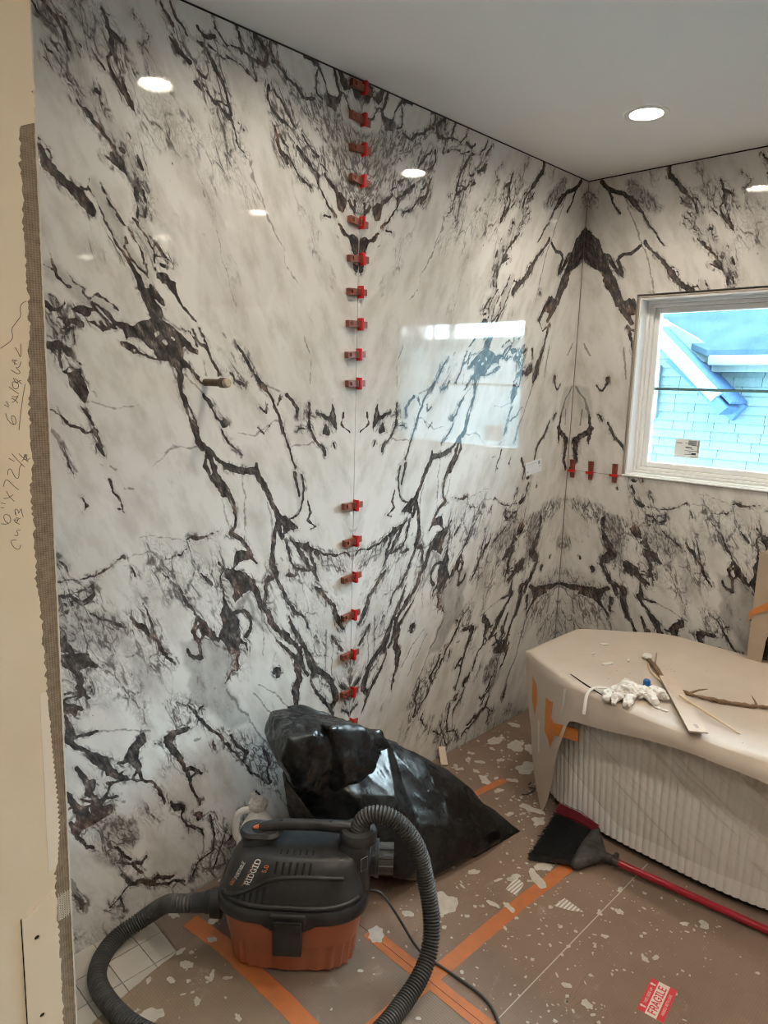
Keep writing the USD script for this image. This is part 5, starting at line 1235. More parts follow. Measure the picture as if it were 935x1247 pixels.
obj("peeled_strip", tube(spline(np.array([at_top(-.525, -.765, .004), at_top(-.60, -.80, .004), at_top(-.68, -.875, .006), at_top(-.715, -.92, .006)]), 20), .0045, 6), M_STICKW, rt)
pb = thing("plaster_lump", "white plaster lump at the tip of the bent root", "plaster lump", at_top(-.505, -.745, .002))
m = trimesh.creation.icosphere(3, 1.0); m.vertices *= (.026, .020, .010); m.vertices += .008 * (meshkit.fbm(m.vertices * 60, 3, 2)[:, None] - .5); m.vertices[:, 2] -= m.vertices[:, 2].min(); obj("lump", m, M_FLAKE, pb, smooth=True)
def stick(label, A, B, r, m, name="wooden_stick"):
    A, B = np.array(A), np.array(B); t = thing(name, label, "stick"); obj("stick", tube(np.array([A, (A + B) / 2, B]), r, 8), m, t, smooth=40); return t
stick("slender pale bamboo stick crossing the lath and pointing at the camera side", at_top(-.86, -1.03, .036), at_top(-.955, -1.275, .004), [.0045, .004, .0022], M_STICKW)
stick("short thin twig behind the bent root", at_top(-.43, -.755, .008), at_top(-.585, -.815, .005), [.0028, .0036, .004], principled("grey_twig", (0.30, 0.24, 0.19), .8))
bc = thing("blue_cap", "small bright blue plastic cap beside the white glove", "plastic cap", at_top(-.785, -.872, 0.0))
obj("base", rbox(-.022, .022, -.014, .014, 0, .007, .003, 5), M_BLUE, bc, smooth=40)
obj("knob", lathe([(0, .006), (.0135, .006), (.0145, .012), (.0135, .026), (.010, .029), (0, .029)], 20), M_BLUE, bc, smooth=40)
# crumpled cotton glove: palm, five limp fingers, cuff
gl = thing("cotton_glove", "crumpled white cotton work glove lying on the edge of the tub cover", "glove")
def limp(P, r, seed):
    S = m3.Manifold.sphere(1.0, 20); L = [S.scale((q, q, q * .7)).translate(tuple(p)) for p, q in zip(P, r)]
    return m3.Manifold.batch_boolean([m3.Manifold.batch_hull([x, y]) for x, y in zip(L[:-1], L[1:])], m3.OpType.Add)
def soft(mf, seed, amp, fr, ref=.004):
    t = tm(mf.refine_to_length(ref)); t.merge_vertices(); trimesh.smoothing.filter_taubin(t, iterations=12); n = t.vertex_normals
    rid = 1 - 2 * np.abs(meshkit.fbm(t.vertices * fr, 4, seed) - .5) * 2
    t.vertices = t.vertices + n * (amp * (rid - .4))[:, None]; return t
z0 = .600
palm = limp([(-.985, -.845, z0 + .012), (-.955, -.875, z0 + .024), (-.925, -.905, z0 + .018)], [.028, .036, .028], 1)
parts = [palm, limp([(-.985, -.86, z0 + .012), (-1.03, -.868, z0 + .014), (-1.062, -.872, z0 + .006)], [.016, .015, .012], 2), limp([(-.965, -.895, z0 + .012), (-1.01, -.905, z0 + .015), (-1.045, -.915, z0 + .006)], [.016, .014, .012], 3),
    limp([(-.985, -.835, z0 + .012), (-1.025, -.825, z0 + .012), (-1.055, -.84, z0 + .006)], [.015, .013, .011], 4), limp([(-.92, -.90, z0 + .016), (-.925, -.945, z0 + .020), (-.95, -.975, z0 + .012)], [.018, .015, .012], 5), limp([(-.945, -.85, z0 + .012), (-.905, -.83, z0 + .020), (-.88, -.86, z0 + .014)], [.017, .015, .012], 6)]
obj("glove", soft(m3.Manifold.batch_boolean(parts, m3.OpType.Add), 3, .012, 38), M_CLOTH, gl, smooth=True)
obj("cuff", soft(limp([(-.93, -.915, z0 + .014), (-.90, -.935, z0 + .022), (-.884, -.958, z0 + .020), (-.880, -.985, z0 + .013)], [.020, .026, .022, .012], 7), 5, .013, 50), M_CLOTH, gl, smooth=True)
obj("strip", tube(spline(np.array([at_top(-.97, -.835, .012), at_top(-.985, -.79, .016), at_top(-1.03, -.76, .010), (-1.07, -.765, .575), (-1.094, -.775, .535)]), 30), .007, 8, prof=[(1, .0), (.7, .35), (-.7, .35), (-1, 0), (-.7, -.35), (.7, -.35)]), M_CLOTH, gl, smooth=60)
# cardboard carton standing on the far rim
M_CARD = principled("carton_board", (0.43, 0.34, 0.26), 0.75, tone=(8, 0.2, (0.38, 0.30, 0.23))); M_BAGB = principled("black_pouch", (0.008, 0.008, 0.009), 0.35); M_FOAM = principled("white_foam", (0.75, 0.77, 0.78), 0.6)
cb = thing("carton", "tall cut cardboard carton with an orange strap at the far right end of the tub", "carton", (-.190, -1.050, .596))
hC = .475; th = .004
front = Polygon([(0, .0), (.060, -.010), (.066, .10), (.085, .185), (.115, .13), (.16, .06), (.25, .03), (.25, hC), (0, hC)])     # (distance right, z)
obj("front_panel", xf(prism(front, th), np.array([[0, 0, 1, 0], [-1, 0, 0, 0], [0, 1, 0, 0], [0, 0, 0, 1]], float)), M_CARD, cb, label="front panel cut away at the lower right")
obj("side_panel", bx(0, .15, -.25, -.25 + th, 0, hC), M_CARD, cb); obj("side_panel", bx(th, .15, -th, 0, 0, hC - .002), M_CARD, cb); obj("back_panel", bx(.15, .15 + th, -.25, 0, 0, hC - .01), M_CARD, cb)
obj("strap", rbox(-.004, .002, -.30, .006, .20, .23, .002, 3), M_TAPEO, cb) if False else obj("strap", xf(prism([(-.012, .165), (.0, .20), (.10, .262), (.26, .30), (.26, .345), (.10, .305), (.01, .235), (-.010, .215)], .005), np.array([[0, 0, -1, 0], [-1, 0, 0, 0], [0, 1, 0, 0], [0, 0, 0, 1]], float)), M_TAPEO, cb, label="orange strap of tape")
obj("pouch", soft(m3.Manifold.batch_hull([m3.Manifold.sphere(.025, 16).translate(q) for q in ((.05, -.05, .026), (.11, -.05, .026), (.05, -.20, .026), (.11, -.20, .026), (.08, -.12, .28), (.08, -.18, .28))]), 2, .012, 14, .008), M_BAGB, cb, smooth=True, label="black plastic pouch inside")
obj("foam", rbox(.02, .135, -.235, -.03, .33, .455, .02, 6), M_FOAM, cb, smooth=40)
# broom
M_HEAD = principled("broom_block", (0.018, 0.018, 0.018), 0.7, tone=(30, 0.15, (0.060, 0.056, 0.052))); M_BRIS = principled("black_bristle", (0.032, 0.034, 0.037), 0.45); M_BRISR = principled("red_bristle", (0.27, 0.03, 0.05), 0.6); M_HAND = principled("red_handle", (0.33, 0.012, 0.028), 0.22)
br = thing("broom", "angle broom with black bristles and red handle lying beside the tub", "broom")
A0, A1 = np.array((-1.225, -.862, .022)), np.array((-1.035, -.838, .060))         # ends of the block
nk = np.array((-1.128, -.930, .036))
T0, T1 = np.array((-1.300, -.715, .008)), np.array((-1.000, -.655, .038))
g = np.random.default_rng(31)
def bristles(n, u0, u1, red=False):
    pts, cnt, wd = [], [], []
    for _ in range(n):
        u = g.uniform(u0, u1); a = A0 + (A1 - A0) * u + g.normal(0, .004, 3) * (1, 1, .8); t = T0 + (T1 - T0) * np.clip(u + g.normal(0, .02), -.02, 1.03) + g.normal(0, .007, 3)
        if red: a = a + (.004, .002, .012); t = t + (.006, .0, .014)
        mid = (a + t) / 2 + g.normal(0, .003, 3) + (0, 0, .004); a[2] = max(a[2], .004); t[2] = max(t[2], .003)
        pts += [a, mid, t]; cnt.append(3)
    return np.array(pts), cnt
def curves(name, pts, cnt, w, m, parent, label=None):
    pp = path_of(parent); c = UsdGeom.BasisCurves.Define(stage, pp + "/" + numbered(pp, name)); c.CreatePointsAttr(Vt.Vec3fArray.FromNumpy(np.asarray(pts, np.float32))); c.CreateCurveVertexCountsAttr(Vt.IntArray(cnt)); c.CreateTypeAttr("linear"); c.CreateWidthsAttr(Vt.FloatArray([w])); c.SetWidthsInterpolation("constant")
    UsdShade.MaterialBindingAPI.Apply(c.GetPrim()).Bind(m); return tag(c.GetPrim(), label, kind="stuff")
def bristle_mesh(n, u0, u1, red, r):
    p, c = bristles(n, u0, u1, red); V = []; F = []
    for i in range(0, len(p), 3):
        b = len(V) * 1
        for q, rr in ((p[i], r), (p[i + 1], r), (p[i + 2], r * .7)):
            d = norm(p[i + 2] - p[i]); s = norm(np.cross(d, (0, 0, 1))); w = np.cross(s, d)
            V += [q + s * rr, q - s * rr * .5 + w * rr * .87, q - s * rr * .5 - w * rr * .87]
        for k in range(2):
            o = b + 3 * k
            for e in range(3): F += [[o + e, o + (e + 1) % 3, o + 3 + (e + 1) % 3], [o + e, o + 3 + (e + 1) % 3, o + 3 + e]]
    return trimesh.Trimesh(np.array(V), np.array(F), process=False)
obj("bristles", bristle_mesh(1500, 0, .93, False, .0011), M_BRIS, br, kind="stuff")
obj("red_bristles", bristle_mesh(220, .90, 1.02, True, .0011), M_BRISR, br, kind="stuff", label="row of dark red bristles on the upper edge")
S = lambda p, r: m3.Manifold.sphere(r, 20).translate(tuple(p))
blk = m3.Manifold.batch_boolean([m3.Manifold.batch_hull([S(A0, .020), S(A0 + (.03, .035, .006), .012) if False else S(A0 + (A1 - A0) * .5, .022), S(nk + (.0, .02, 0), .022)]), m3.Manifold.batch_hull([S(A0 + (A1 - A0) * .5, .022), S(A1, .013), S(nk + (.0, .02, .0), .020)]), m3.Manifold.batch_hull([S(nk + (0, .02, 0), .019), S(nk, .017)])], m3.OpType.Add)
bt = tm(blk.refine_to_length(.006)); bt.merge_vertices(); trimesh.smoothing.filter_taubin(bt, iterations=8); obj("block", bt, M_HEAD, br, smooth=50)
hd = norm(np.array((-1.045, -1.53, .017)) - (nk + (0, -.01, 0)))
obj("socket", tube(np.array([nk, nk + hd * .02, nk + hd * .021, nk + hd * .045]), [.018, .018, .0155, .0150], 20), M_HEAD, br, smooth=40)
obj("lug", rbox(nk[0] + .004, nk[0] + .030, nk[1] - .035, nk[1] - .020, .034, .058, .004, 4), M_HEAD, br)
obj("handle", tube(np.array([nk + hd * .035, nk + hd * .5, nk + hd * 1.15]), .0125, 24), M_HAND, br, smooth=40)
# small things on the floor by the wall
ss_ = thing("wood_shim", "small pale wooden shim standing at the foot of the marble behind the bag", "wooden shim")
A, B = np.array((-1.035, -.075, .002)), np.array((-.985, -.012, .050)); d = norm(B - A); s = norm(np.cross(d, (0, 0, 1))); obj("shim", xf(bx(0, np.linalg.norm(B - A), -.016, .016, 0, .006), T4(basis(d, s, np.cross(d, s)) if np.cross(d, s)[2] > 0 else basis(d, -s, np.cross(d, -s)), A + (0, 0, .002))), M_LATH, ss_)
wr = thing("wire_offcut", "short black wire offcut on the floor beside the paper flap", "wire"); obj("wire", tube(spline(np.array([(-.86, -.43, .0045), (-.895, -.455, .004), (-.90, -.475, .012), (-.93, -.475, .006), (-.965, -.455, .004)]), 24), .0030, 6), M_DARK, wr, smooth=True)
# ---------------------------------------------------------------- shop vacuum
M_VACB = principled("vac_black", (0.009, 0.0095, 0.0105), 0.40, tone=(11, 0.15, (0.038, 0.038, 0.040)), bump=(300, 0.06, 0.0006)); M_VACO = principled("vac_orange", (0.42, 0.115, 0.050), 0.5, tone=(9, 0.22, (0.36, 0.13, 0.075)), bump=(200, 0.08, .0006)); M_BLACK = principled("vac_slot", (0.004, 0.004, 0.004), 0.8); M_HOSE = principled("hose_grey", (0.036, 0.036, 0.037), 0.45, tone=(20, .2, (.062, .060, .058))); M_SW = principled("switch_orange", (0.75, 0.20, 0.09), 0.5); M_PRW = principled("print_white", (0.60, 0.58, 0.55), 0.6); M_PRO = principled("print_orange", (0.62, 0.17, 0.06), 0.6); M_SIL = principled("silver_label", (0.36, 0.35, 0.33), 0.5); M_YEL = principled("yellow_ring", (0.55, 0.45, 0.15), .5)
VC = np.array((-2.175, -.421)); VA = math.radians(-47)
vac = thing("shop_vacuum", "dusty black and orange portable shop vacuum with a grey hose", "vacuum cleaner", (VC[0], VC[1], 0.0015), VA)
def zmap(z): z = np.asarray(z, float); return np.where(z < .135, z * 1.41, .190 + (z - .135) * 1.05)
def vobj(name, mesh, m, parent=None, **kw):
    q = tm(mesh).copy(); v = np.array(q.vertices); v[:, 2] = zmap(v[:, 2]); q = trimesh.Trimesh(v, q.faces, process=False)
    return obj(name, q, m, parent or vac, **kw)
def rr2(hx, hy, n=4.0, K=240):
    a = np.linspace(0, 2 * np.pi, K, endpoint=False); c, s = np.cos(a), np.sin(a); return np.stack([hx * np.sign(c) * np.abs(c) ** (2 / n), hy * np.sign(s) * np.abs(s) ** (2 / n)], 1)
def loft2(rows, K=240):
    V = np.array([np.c_[r, np.full(K, z)] if np.ndim(z) == 0 else np.c_[r, z] for r, z in rows]).reshape(-1, 3); j = np.arange(K); F = []
    for i in range(len(rows) - 1):
        a, b = i * K + j, i * K + (j + 1) % K; F += [np.stack([a, b, b + K], 1), np.stack([a, b + K, a + K], 1)]
    n = len(V); V = np.vstack([V, V[:K].mean(0), V[-K:].mean(0)]); e = (len(rows) - 1) * K
    F += [np.stack([np.full(K, n), (j + 1) % K, j], 1), np.stack([np.full(K, n + 1), e + j, e + (j + 1) % K], 1)]
    return trimesh.Trimesh(V, np.vstack(F), process=False)
# orange drum: smooth upper band, fluted lower half
a = np.linspace(0, 2 * np.pi, 240, endpoint=False)
def flut(hx, hy, d): r = rr2(hx, hy, 3.4); f = 1 - d * (np.clip(np.abs(((a * 26 / (2 * np.pi)) % 1) - .5) * 2.4, 0, 1)); return r * f[:, None]
vobj("drum", loft2([(flut(.180, .118, .03), .002), (flut(.190, .128, .035), .006), (flut(.197, .134, .035), .050), (flut(.200, .137, .03), .064), (flut(.202, .139, .0), .072), (rr2(.212, .148, 3.4), .120), (rr2(.216, .151, 3.4), .135)]), M_VACO, vac, smooth=28)
# black lid: skirt, shoulder, sloping body
zb = .128
dip = lambda r: zb - .016 * np.clip(1 - np.abs(r[:, 0]) / .075, 0, 1) ** .35 * (r[:, 1] < 0) * (np.abs(r[:, 0]) < .075)
sk0 = rr2(.222, .156, 3.4); sk = rr2(.230, .163, 3.4)
vobj("lid_skirt", loft2([(sk0 * .985, dip(sk0)), (sk0, dip(sk0) + .001), (sk, dip(sk) + .010), (sk, np.full(240, .160)), (rr2(.224, .157, 3.4), .170), (rr2(.205, .140, 3.2), .172)]), M_VACB, vac, smooth=30)
def skew(hx, hy, cx, n=3.4): r = rr2(hx, hy, n); r[:, 0] += cx; return r
vobj("lid_body", loft2([(skew(.219, .152, 0), .168), (skew(.217, .149, .0), .178), (skew(.205, .128, .006), .225), (skew(.188, .110, .016), .262), (skew(.172, .095, .024), .280), (skew(.150, .080, .030), .2875)]), M_VACB, vac, smooth=30)
# raised front panel with its ridge
def front_y(x, z):
    t = np.interp(z, [.168, .178, .225, .262, .280, .2875], [.152, .149, .128, .110, .095, .080]); hx = np.interp(z, [.168, .178, .225, .262, .280, .2875], [.219, .217, .205, .188, .172, .15]); cx = np.interp(z, [.168, .178, .225, .262, .28, .2875], [0, 0, .006, .016, .024, .03])
    return -t * (1 - np.clip(np.abs((x - cx) / hx), 0, 1) ** 3.4) ** (1 / 3.4)
def on_front(x, z, lift=0.0): return np.array((x, front_y(x, z) - lift, z + lift * .5))
rid = [(-.208, .176), (-.17, .190), (-.12, .212), (-.07, .236), (.0, .248), (.06, .250), (.12, .247), (.155, .243)]
vobj("ridge", tube(spline(np.array([on_front(x, z, .001) for x, z in rid]), 50), .006, 10), M_VACB, vac, smooth=60)
vobj("ridge", tube(spline(np.array([on_front(x, z, .0) for x, z in [(-.20, .182), (-.12, .178), (0, .177), (.12, .178), (.20, .182)]]), 50), .007, 10), M_VACB, vac, smooth=60)
def slot(x, z0, z1, w=.0055, lean=.004):
    z = np.linspace(z0, z1, 7); P = np.array([on_front(x + lean * (q - z0) / (z1 - z0), q, .0004) for q in z]); return tube(P, w / 2, 6, prof=[(1, 0), (.7, .35), (-.7, .35), (-1, 0), (-.7, -.35), (.7, -.35)])
for i in range(6): vobj("vent_slot", slot(-.172 + .019 * i, .180, .186 + .0072 * i, .0080), M_BLACK, vac)
for i in range(6): vobj("vent_slot", slot(-.045 + .020 * i, .254, .2795, .0082), M_BLACK, vac)
for i in range(6): vobj("vent_slot", xf(bx(-.0025, .0025, -.010, .010, 0, .0012), T4(None, (-.035 + .019 * i, -.060, .2872))), M_BLACK, vac)
# latch
la_ = vobj("latch", rbox(-.042, .042, -.176, -.150, .068, .148, .004, 5), M_VACB, vac, smooth=30)
vobj("latch_hinge", cat_([bx(-.040, .040, -.1762, -.170, .1462, .1495)]), M_BLACK, la_)
vobj("latch_ear", rbox(-.056, .056, -.166, -.14, .118, .166, .008, 5), M_VACB, vac, smooth=30)
# switch housing, handle, hose post
Sp = lambda x, y, z, r: m3.Manifold.sphere(r, 24).translate((x, y, z))
def hull(*s): return m3.Manifold.batch_hull(list(s))
def shaped(m, ref=.008, it=6): t = tm(m.refine_to_length(ref)); t.merge_vertices(); trimesh.smoothing.filter_taubin(t, iterations=it); return t
sh = hull(*[m3.Manifold.cylinder(.05, .048, .042, 40).scale((1.2, 1, 1)).translate((-.115, .0, .258))])
vobj("switch_post", tm(sh), M_VACB, vac, smooth=35)
vobj("switch_housing", tm(hull(*[m3.Manifold.cylinder(.012, .040, .044, 40).translate((x, 0, .300)) for x in (-.130, -.085)], *[m3.Manifold.cylinder(.010, .044, .036, 40).translate((x, 0, .312)) for x in (-.130, -.085)])), M_VACB, vac, smooth=35)
vobj("switch_recess", lathe([(0, 0), (.0270, 0), (.0270, .0008), (0, .0008)], 30).apply_transform(T4(None, (-.108, -.004, .3218))), M_BLACK, vac)
vobj("switch", tm(hull(Sp(-.127, -.004, .322, .006), Sp(-.098, -.004, .326, .008), Sp(-.112, .008, .322, .006))), M_SW, vac, smooth=40, label="orange rocker switch")
vobj("handle", shaped(m3.Manifold.batch_boolean([hull(Sp(-.10, 0, .322, .018), Sp(-.04, 0, .334, .0165)), hull(Sp(-.04, 0, .334, .0165), Sp(.06, 0, .337, .0165)), hull(Sp(.06, 0, .337, .0165), Sp(.15, 0, .334, .019)), hull(Sp(.15, 0, .334, .019), Sp(.20, 0, .328, .022))], m3.OpType.Add)), M_VACB, vac, smooth=50)
for x in (-.045, .105): vobj("screw_recess", lathe([(0, 0), (.005, 0), (.005, .0006), (0, .0006)], 14).apply_transform(T4(None, (x, -.004, .3525 if x > 0 else .3495))), M_BLACK, vac)
vobj("hose_post", tm(hull(m3.Manifold.cylinder(.02, .062, .060, 48).translate((.165, -.030, .165)), m3.Manifold.cylinder(.02, .047, .047, 48).translate((.185, -.012, .295)))), M_VACB, vac, smooth=35)
vobj("hose_port", lathe([(.0, .300), (.050, .300), (.056, .308), (.058, .326), (.052, .338), (.036, .342), (.032, .330), (.0, .330)], 40).apply_transform(T4(None, (.190, -.008, 0))), M_VACB, vac, smooth=35)
vobj("small_label", xf(bx(-.008, .008, -.0006, .0, -.016, .016), T4(RZ(.1), (.150, -.0785, .268))), M_SIL, vac)
vobj("warning_label", xf(bx(-.013, .013, -.0006, .0, -.020, .020), T4(RZ(.75), (.213, -.0620, .262))), M_PRW, vac, label="outlined warning label")
vobj("warning_fill", xf(bx(-.0120, .0120, -.0007, .0, -.0190, .0190), T4(RZ(.75), (.2134, -.0624, .262))), M_VACB, vac)
badge = xf(lathe([(.0075, 0), (.0105, 0), (.0105, .001), (.0075, .001), (.0075, 0)], 24), T4(np.stack([(1, 0, 0), (0, .25, 1), norm((0, -1, .3))], 1), (.118, -.1075, .212))); vobj("badge_ring", badge, M_YEL, vac)
# blower port on the right with ribbed cap
RX = np.stack([(0, 1, 0), (0, 0, 1), (1, 0, 0)], 1)
ang = np.linspace(0, 2 * np.pi, 96, endpoint=False)
vobj("blower_port", xf(lathe([(0, 0), (.050, 0), (.050, .026), (.054, .027), (.054, .040), (.044, .041), (0, .041)], 40), T4(RX, (.215, .02, .225))), M_VACB, vac, smooth=30)
gear = Polygon(np.stack([(.0425 + .003 * (np.cos(10 * ang) > .55)) * np.cos(ang), (.0425 + .003 * (np.cos(10 * ang) > .55)) * np.sin(ang)], 1))
vobj("blower_cap", xf(prism(gear, .045, .040), T4(RX, (.215, .02, .225))), M_HOSE, vac, smooth=30)
# lettering on the sloping nose
def nose(m, x0, z0, s=1.0):
    """Lays lettering on the front slope at the left end, reading towards the back."""
    p0 = on_front(x0, z0, .0012); pu = on_front(x0 + .012, z0 + .006, .0012) - p0; 
    return m
def slope_text(s, h, x, z, dirx, m, w=None, bold=True):
    t = text(s, h, 0, 0, 0, w, bold); t.apply_translation((-t.bounds[0, 0], -t.bounds[0, 1], 0)); v = t.vertices.copy()
    zz = z + v[:, 0] * .80 + v[:, 1] * -0.15 * 0; xx = x + v[:, 0] * dirx + v[:, 1]*-1.0
    out = []
    for (a_, b_, c_) in np.c_[xx, zz, v[:, 2]]: out.append(on_front(a_, min(b_, .2865), .0006 + c_ * 2))
    return trimesh.Trimesh(np.array(out), t.faces, process=False)
def nose_text(s, h, x, z, m, w, bold=True):
    """Text whose baseline climbs the nose; letters stand along -x."""
    t = text(s, h, 0, 0, 0, w, bold); t.apply_translation((-t.bounds[0, 0], -t.bounds[0, 1], 0)); t = t.subdivide()
    v = t.vertices; P = np.array([on_front(x - b_ + .45 * a_, z + a_ * .86, .0006 + c_) for a_, b_, c_ in v]); f = t.faces
    q = trimesh.Trimesh(P, f, process=False); return trimesh.Trimesh(P, f[:, ::-1], process=False) if (q.face_normals[:, 1].mean() > 0) else q
vobj("lettering", nose_text("RIDGID", .017, -.118, .222, None, .066), M_PRW, vac, label="white brand lettering")
vobj("lettering", nose_text("PORTABLE", .010, -.158, .226, None, .045), M_PRW, vac)
vobj("lettering", nose_text("VAC", .010, -.172, .206, None, .020), M_PRO, vac)
vobj("lettering", nose_text("5.0", .013, -.072, .255, None, .018), M_PRO, vac)
vobj("lettering_bar", nose_text("----------", .012, -.140, .216, None, .060), M_PRO, vac)
# inlet on the left end with the hose coupling
LX = np.stack([(0, 1, 0), (0, 0, 1), (-1, 0, 0)], 1) * 1.0; LX[:, 0] *= -1
vobj("inlet", xf(lathe([(0, 0), (.036, 0), (.036, .030), (.033, .032), (0, .032)], 32), T4(LX, (-.212, -.075, .130))), M_VACB, vac, smooth=30)
def to_local(P): P = np.asarray(P, float).copy(); P[:, :2] -= VC; c, s = math.cos(-VA), math.sin(-VA); Q = P.copy(); Q[:, 0] = c * P[:, 0] - s * P[:, 1]; Q[:, 1] = s * P[:, 0] + c * P[:, 1]; Q[:, 2] -= .0015; return Q
inl = np.array((-.244, -.075, .130)); c_, s_ = math.cos(VA), math.sin(VA); inw = np.array((VC[0] + c_ * inl[0] - s_ * inl[1], VC[1] + s_ * inl[0] + c_ * inl[1], float(zmap(inl[2])))); idr = np.array((-c_, -s_, -.12))
obj("hose_cuff", tube(to_local([inw - idr * .004, inw + idr * .014, inw + idr * .0145, inw + idr * .055]), [.033, .033, .029, .0285], 28), M_VACB, vac, smooth=40)
pw = np.array((.190, -.008, .334)); pp_ = np.array((VC[0] + c_ * pw[0] - s_ * pw[1], VC[1] + s_ * pw[0] + c_ * pw[1], float(zmap(pw[2]))))
hz = .0275
HP = [pp_ + (0, 0, -.010), pp_ + (.004, -.004, .020), pp_ + (.020, -.022, .048), pp_ + (.050, -.060, .056), pp_ + (.080, -.098, .030), pp_ + (.112, -.140, -.040), (-1.925, -.735, .250), (-1.935, -.770, .160), (-1.975, -.800, .085), (-2.04, -.820, hz + .018), (-2.12, -.832, hz), (-2.24, -.85, hz), (-2.38, -.82, hz), (-2.50, -.69, hz), (-2.62, -.53, hz), (-2.695, -.373, hz), (-2.708, -.246, hz), (-2.695, -.163, hz), (-2.650, -.100, hz), (-2.585, -.062, .030), (-2.52, -.070, .050), (-2.47, -.110, .095), inw + idr * .085, inw + idr * .045]
HP = spline(np.array(HP), 900); dl = np.r_[0, np.cumsum(np.linalg.norm(np.diff(HP, axis=0), axis=1))]; n = int(dl[-1] / .0092) * 6; tt = np.linspace(0, dl[-1], n); HP = np.stack([np.interp(tt, dl, HP[:, i]) for i in range(3)], 1)
from scipy.ndimage import gaussian_filter1d
rad = .0215 + .0052 * np.array([0.0, .55, 1.0, 1.0, .85, .25])[np.arange(n) % 6]
obj("hose", tube(to_local(HP), rad, 24), M_HOSE, vac, smooth=50, label="long ribbed grey hose looping round the floor")
CP = spline(np.array([(-2.055, -.590, .200), (-2.020, -.622, .205), (-1.985, -.650, .150), (-1.955, -.690, .070), (-1.940, -.735, .020), (-1.928, -.788, .0055), (-1.919, -.907, .0055), (-1.925, -.986, .0055), (-1.962, -1.050, .0055), (-2.05, -1.13, .0055), (-2.2, -1.2, .0055)]), 120)
obj("power_cord", tube(to_local(CP), .0042, 8), M_HOSE, vac, smooth=True)
# ---------------------------------------------------------------- black trash bag and white jug
M_BAG = mat_("black_bag_plastic", {"tc": ("texture_coordinate", {}), "n": ("noise_texture", {"scale": 5.0, "detail": 8.0, "roughness": 0.7}), "n2": ("noise_texture", {"scale": 14.0, "detail": 3.0, "roughness": 0.5, "distortion": 2.5}), "r": ("rgb_ramp", {"ramp": [(0.50, (0.004, 0.0044, 0.005)), (0.75, (0.018, 0.0175, 0.017))]}), "rr": ("rgb_ramp", {"ramp": [(0.42, (0.16, 0.16, 0.16)), (0.66, (0.50, 0.50, 0.50))]}),
    "b": ("bump", {"strength": 0.16, "distance": 0.006}), "p": ("principled_bsdf", {"ior": 1.5})}, [("tc.object", "n.vector"), ("tc.object", "n2.vector"), ("n.fac", "r.fac"), ("n.fac", "rr.fac"), ("r.color", "p.base_color"), ("rr.color", "p.roughness"), ("n2.fac", "b.height"), ("b.normal", "p.normal")])
bag = thing("trash_bag", "bulging black plastic trash bag slumped against the marble behind the vacuum", "trash bag")
def crumple(mf, seed, amp, fr, stretch, ref=.011, floor=True, wall=-.006):
    t = tm(mf.refine_to_length(ref)); t.merge_vertices(); trimesh.smoothing.filter_taubin(t, iterations=20); n = t.vertex_normals.copy(); v = t.vertices.copy()
    q = v @ stretch
    w = q + .35 * (np.stack([meshkit.fbm(q * 4 + k * 7.3, 3, seed + k) for k in range(3)], 1) - .5) / 4 * 2
    rid = 1 - np.abs(2 * meshkit.noise(w * fr, seed) - 1) ** .8; rid2 = 1 - np.abs(2 * meshkit.noise(w * fr * 2.3 + 5, seed + 9) - 1) ** .8
    big = meshkit.fbm(v * 5, 3, seed + 3) - .5
    v = v + n * (amp * (rid - .5) * 1.2 + amp * .5 * (rid2 - .5) + amp * 1.6 * big)[:, None]
    if floor: v[:, 2] = np.maximum(v[:, 2], .002 + .004 * meshkit.noise(v * 30, 2))
    v[:, 1] = np.minimum(v[:, 1], wall); t.vertices = v; return t
def sp(x, y, z, r): return m3.Manifold.sphere(r, 28).translate((x, y, z))
def faceted(spheres, n, seed, jit):
    """Convex piece rebuilt from a few scattered points, so that it falls into flat panels and sharp creases like tight film."""
    h = tm(m3.Manifold.batch_hull(spheres)); np.random.seed(seed); p, _ = trimesh.sample.sample_surface(h, n, seed=seed)
    g = np.random.default_rng(seed); p = p + g.normal(0, jit, p.shape); p[:, 2] = np.maximum(p[:, 2], .003); p[:, 1] = np.minimum(p[:, 1], -.008)
    return m3.Manifold.hull_points(p.tolist())
def film_mesh(mf, seed, amp, fr, ref, it):
    t = tm(mf.refine_to_length(ref)); t.merge_vertices(); trimesh.smoothing.filter_taubin(t, iterations=it); n = t.vertex_normals.copy(); v = t.vertices.copy()
    w = v @ np.array([[1, .3, .5], [-.2, 1.3, 0], [-.6, 0, .7]]) + .05 * (np.stack([meshkit.fbm(v * 9 + k * 7.3, 2, seed + k) for k in range(3)], 1) - .5)
    rid = np.abs(2 * meshkit.noise(w * fr, seed) - 1); rid2 = np.abs(2 * meshkit.noise(w * fr * 2.7 + 5, seed + 9) - 1)
    v = v + n * (amp * (.5 - rid) + .45 * amp * (.5 - rid2))[:, None]
    v[:, 2] = np.maximum(v[:, 2], .002); v[:, 1] = np.minimum(v[:, 1], -.006); t.vertices = v; return t
A_ = faceted([sp(-1.955, -.18, .43, .10), sp(-1.86, -.16, .42, .10), sp(-1.64, -.22, .35, .09), sp(-1.87, -.16, .10, .09), sp(-1.815, -.455, .09, .085), sp(-1.68, -.48, .095, .095), sp(-1.60, -.15, .10, .10), sp(-1.85, -.34, .34, .09)], 46, 3, .004)
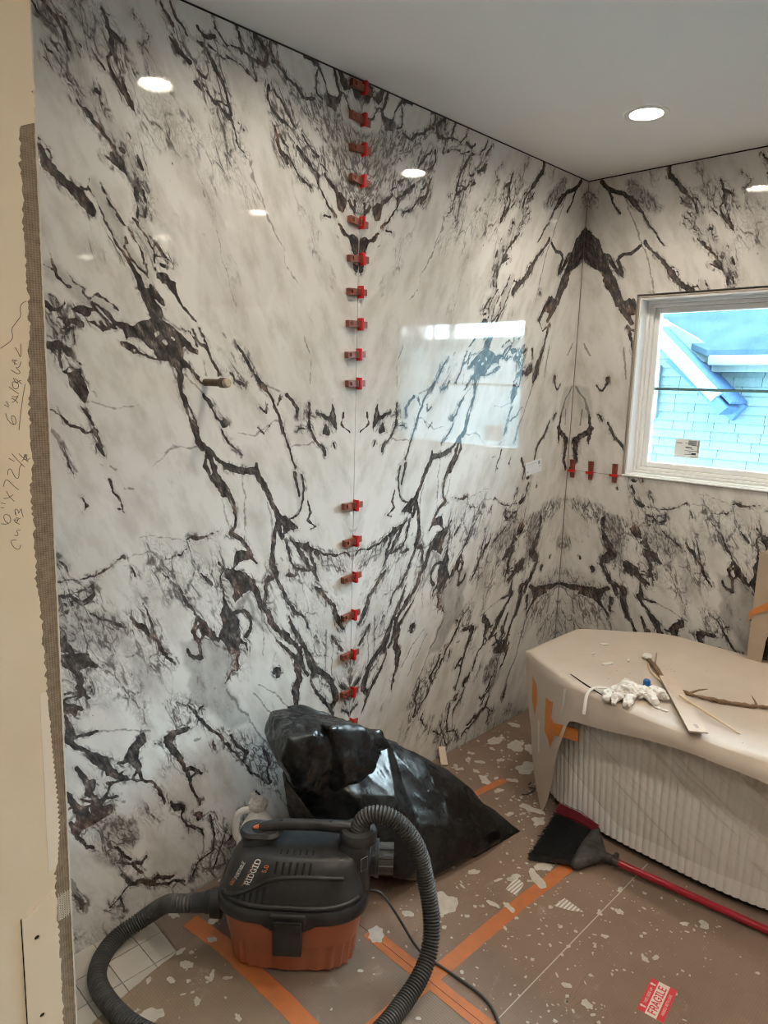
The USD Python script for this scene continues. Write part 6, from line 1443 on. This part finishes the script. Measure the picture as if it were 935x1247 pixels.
B_ = faceted([sp(-1.66, -.22, .36, .09), sp(-1.75, -.42, .20, .08), sp(-1.68, -.48, .095, .095), sp(-1.60, -.15, .10, .10), sp(-1.42, -.34, .20, .06), sp(-1.40, -.52, .05, .05), sp(-1.38, -.16, .07, .06), sp(-1.25, -.50, .05, .030), sp(-1.195, -.592, .006, .005), sp(-1.26, -.35, .035, .025)], 60, 12, .003) + m3.Manifold.hull_points([(-1.187, -.597, .003), (-1.26, -.50, .09), (-1.45, -.57, .004), (-1.40, -.42, .20), (-1.30, -.35, .01), (-1.6, -.5, .1), (-1.25, -.42, .004)])
obj("body", film_mesh(A_ + B_, 4, .0055, 8.0, .0085, 4), M_BAG, bag, smooth=35)
def lump(front, yf, yb, seed, n, jit):
    g = np.random.default_rng(seed); P = []
    for x, z in front:
        P += [(x, yf + g.normal(0, jit * 1.5), z), (x * .6 + .4 * -1.92 + g.normal(0, jit), yb, z + g.normal(-.015, jit))]
    c = np.mean(front, 0)
    for _ in range(n):
        x, z = front[g.integers(len(front))]; t = g.random() ** .5; P.append((c[0] + (x - c[0]) * t, yf - .035 * (1 - t * t) + g.normal(0, jit), c[1] + (z - c[1]) * t))
    return m3.Manifold.hull_points([tuple(map(float, p)) for p in P])
N_ = lump([(-2.150, .565), (-2.138, .640), (-2.06, .632), (-1.98, .622), (-1.93, .56), (-1.90, .42), (-1.956, .345), (-2.105, .455)], -.335, -.12, 3, 10, .007)
N_ = N_ + lump([(-1.985, .625), (-1.90, .605), (-1.83, .572), (-1.76, .52), (-1.75, .43), (-1.824, .350), (-1.93, .335), (-1.98, .42)], -.345, -.11, 5, 10, .007) + lump([(-1.86, .575), (-1.72, .515), (-1.675, .44), (-1.746, .42), (-1.80, .46)], -.32, -.14, 8, 5, .006)
obj("folded_neck", film_mesh(N_, 17, .009, 14.0, .007, 3), M_BAG, bag, smooth=35, label="crumpled neck of the bag folded over")
jug = thing("plastic_jug", "white plastic gallon jug with a stuffed crumpled paper stopper behind the vacuum", "jug", (-2.085, -.092, .0015), math.radians(-47))
M_JUG = principled("jug_plastic", (0.86, 0.84, 0.81), 0.4)
pf = [(0, 0), (.066, 0), (.074, .008), (.076, .02), (.076, .135), (.074, .150), (.066, .172), (.048, .210), (.030, .240), (.021, .252), (.020, .262), (.0, .262)]
obj("bottle", lathe(pf, 40), M_JUG, jug, smooth=40)
obj("handle", tube(spline(np.array([(-.020, 0, .245), (-.050, 0, .246), (-.069, 0, .232), (-.078, 0, .195), (-.080, 0, .155), (-.070, 0, .135)]), 30), [.012] * 30, 14), M_JUG, jug, smooth=True)
m = trimesh.creation.icosphere(4, 1.0); v = m.vertices.copy(); r_ = 1 + .45 * (meshkit.fbm(v * 2.2, 3, 6) - .5); v *= r_[:, None]; v = v * (.033, .030, .026) + (0, 0, .272)
ci = np.round(v / .009) * .009; m.vertices = v * .55 + ci * .45; obj("stopper", m, M_CLOTH, jug, smooth=25, label="crumpled white paper stopper")
obj("stopper_tip", tube(np.array([(-.010, 0, .285), (-.012, -.004, .302), (-.016, -.004, .318)]), [.010, .008, .006], 7), M_CLOTH, jug)
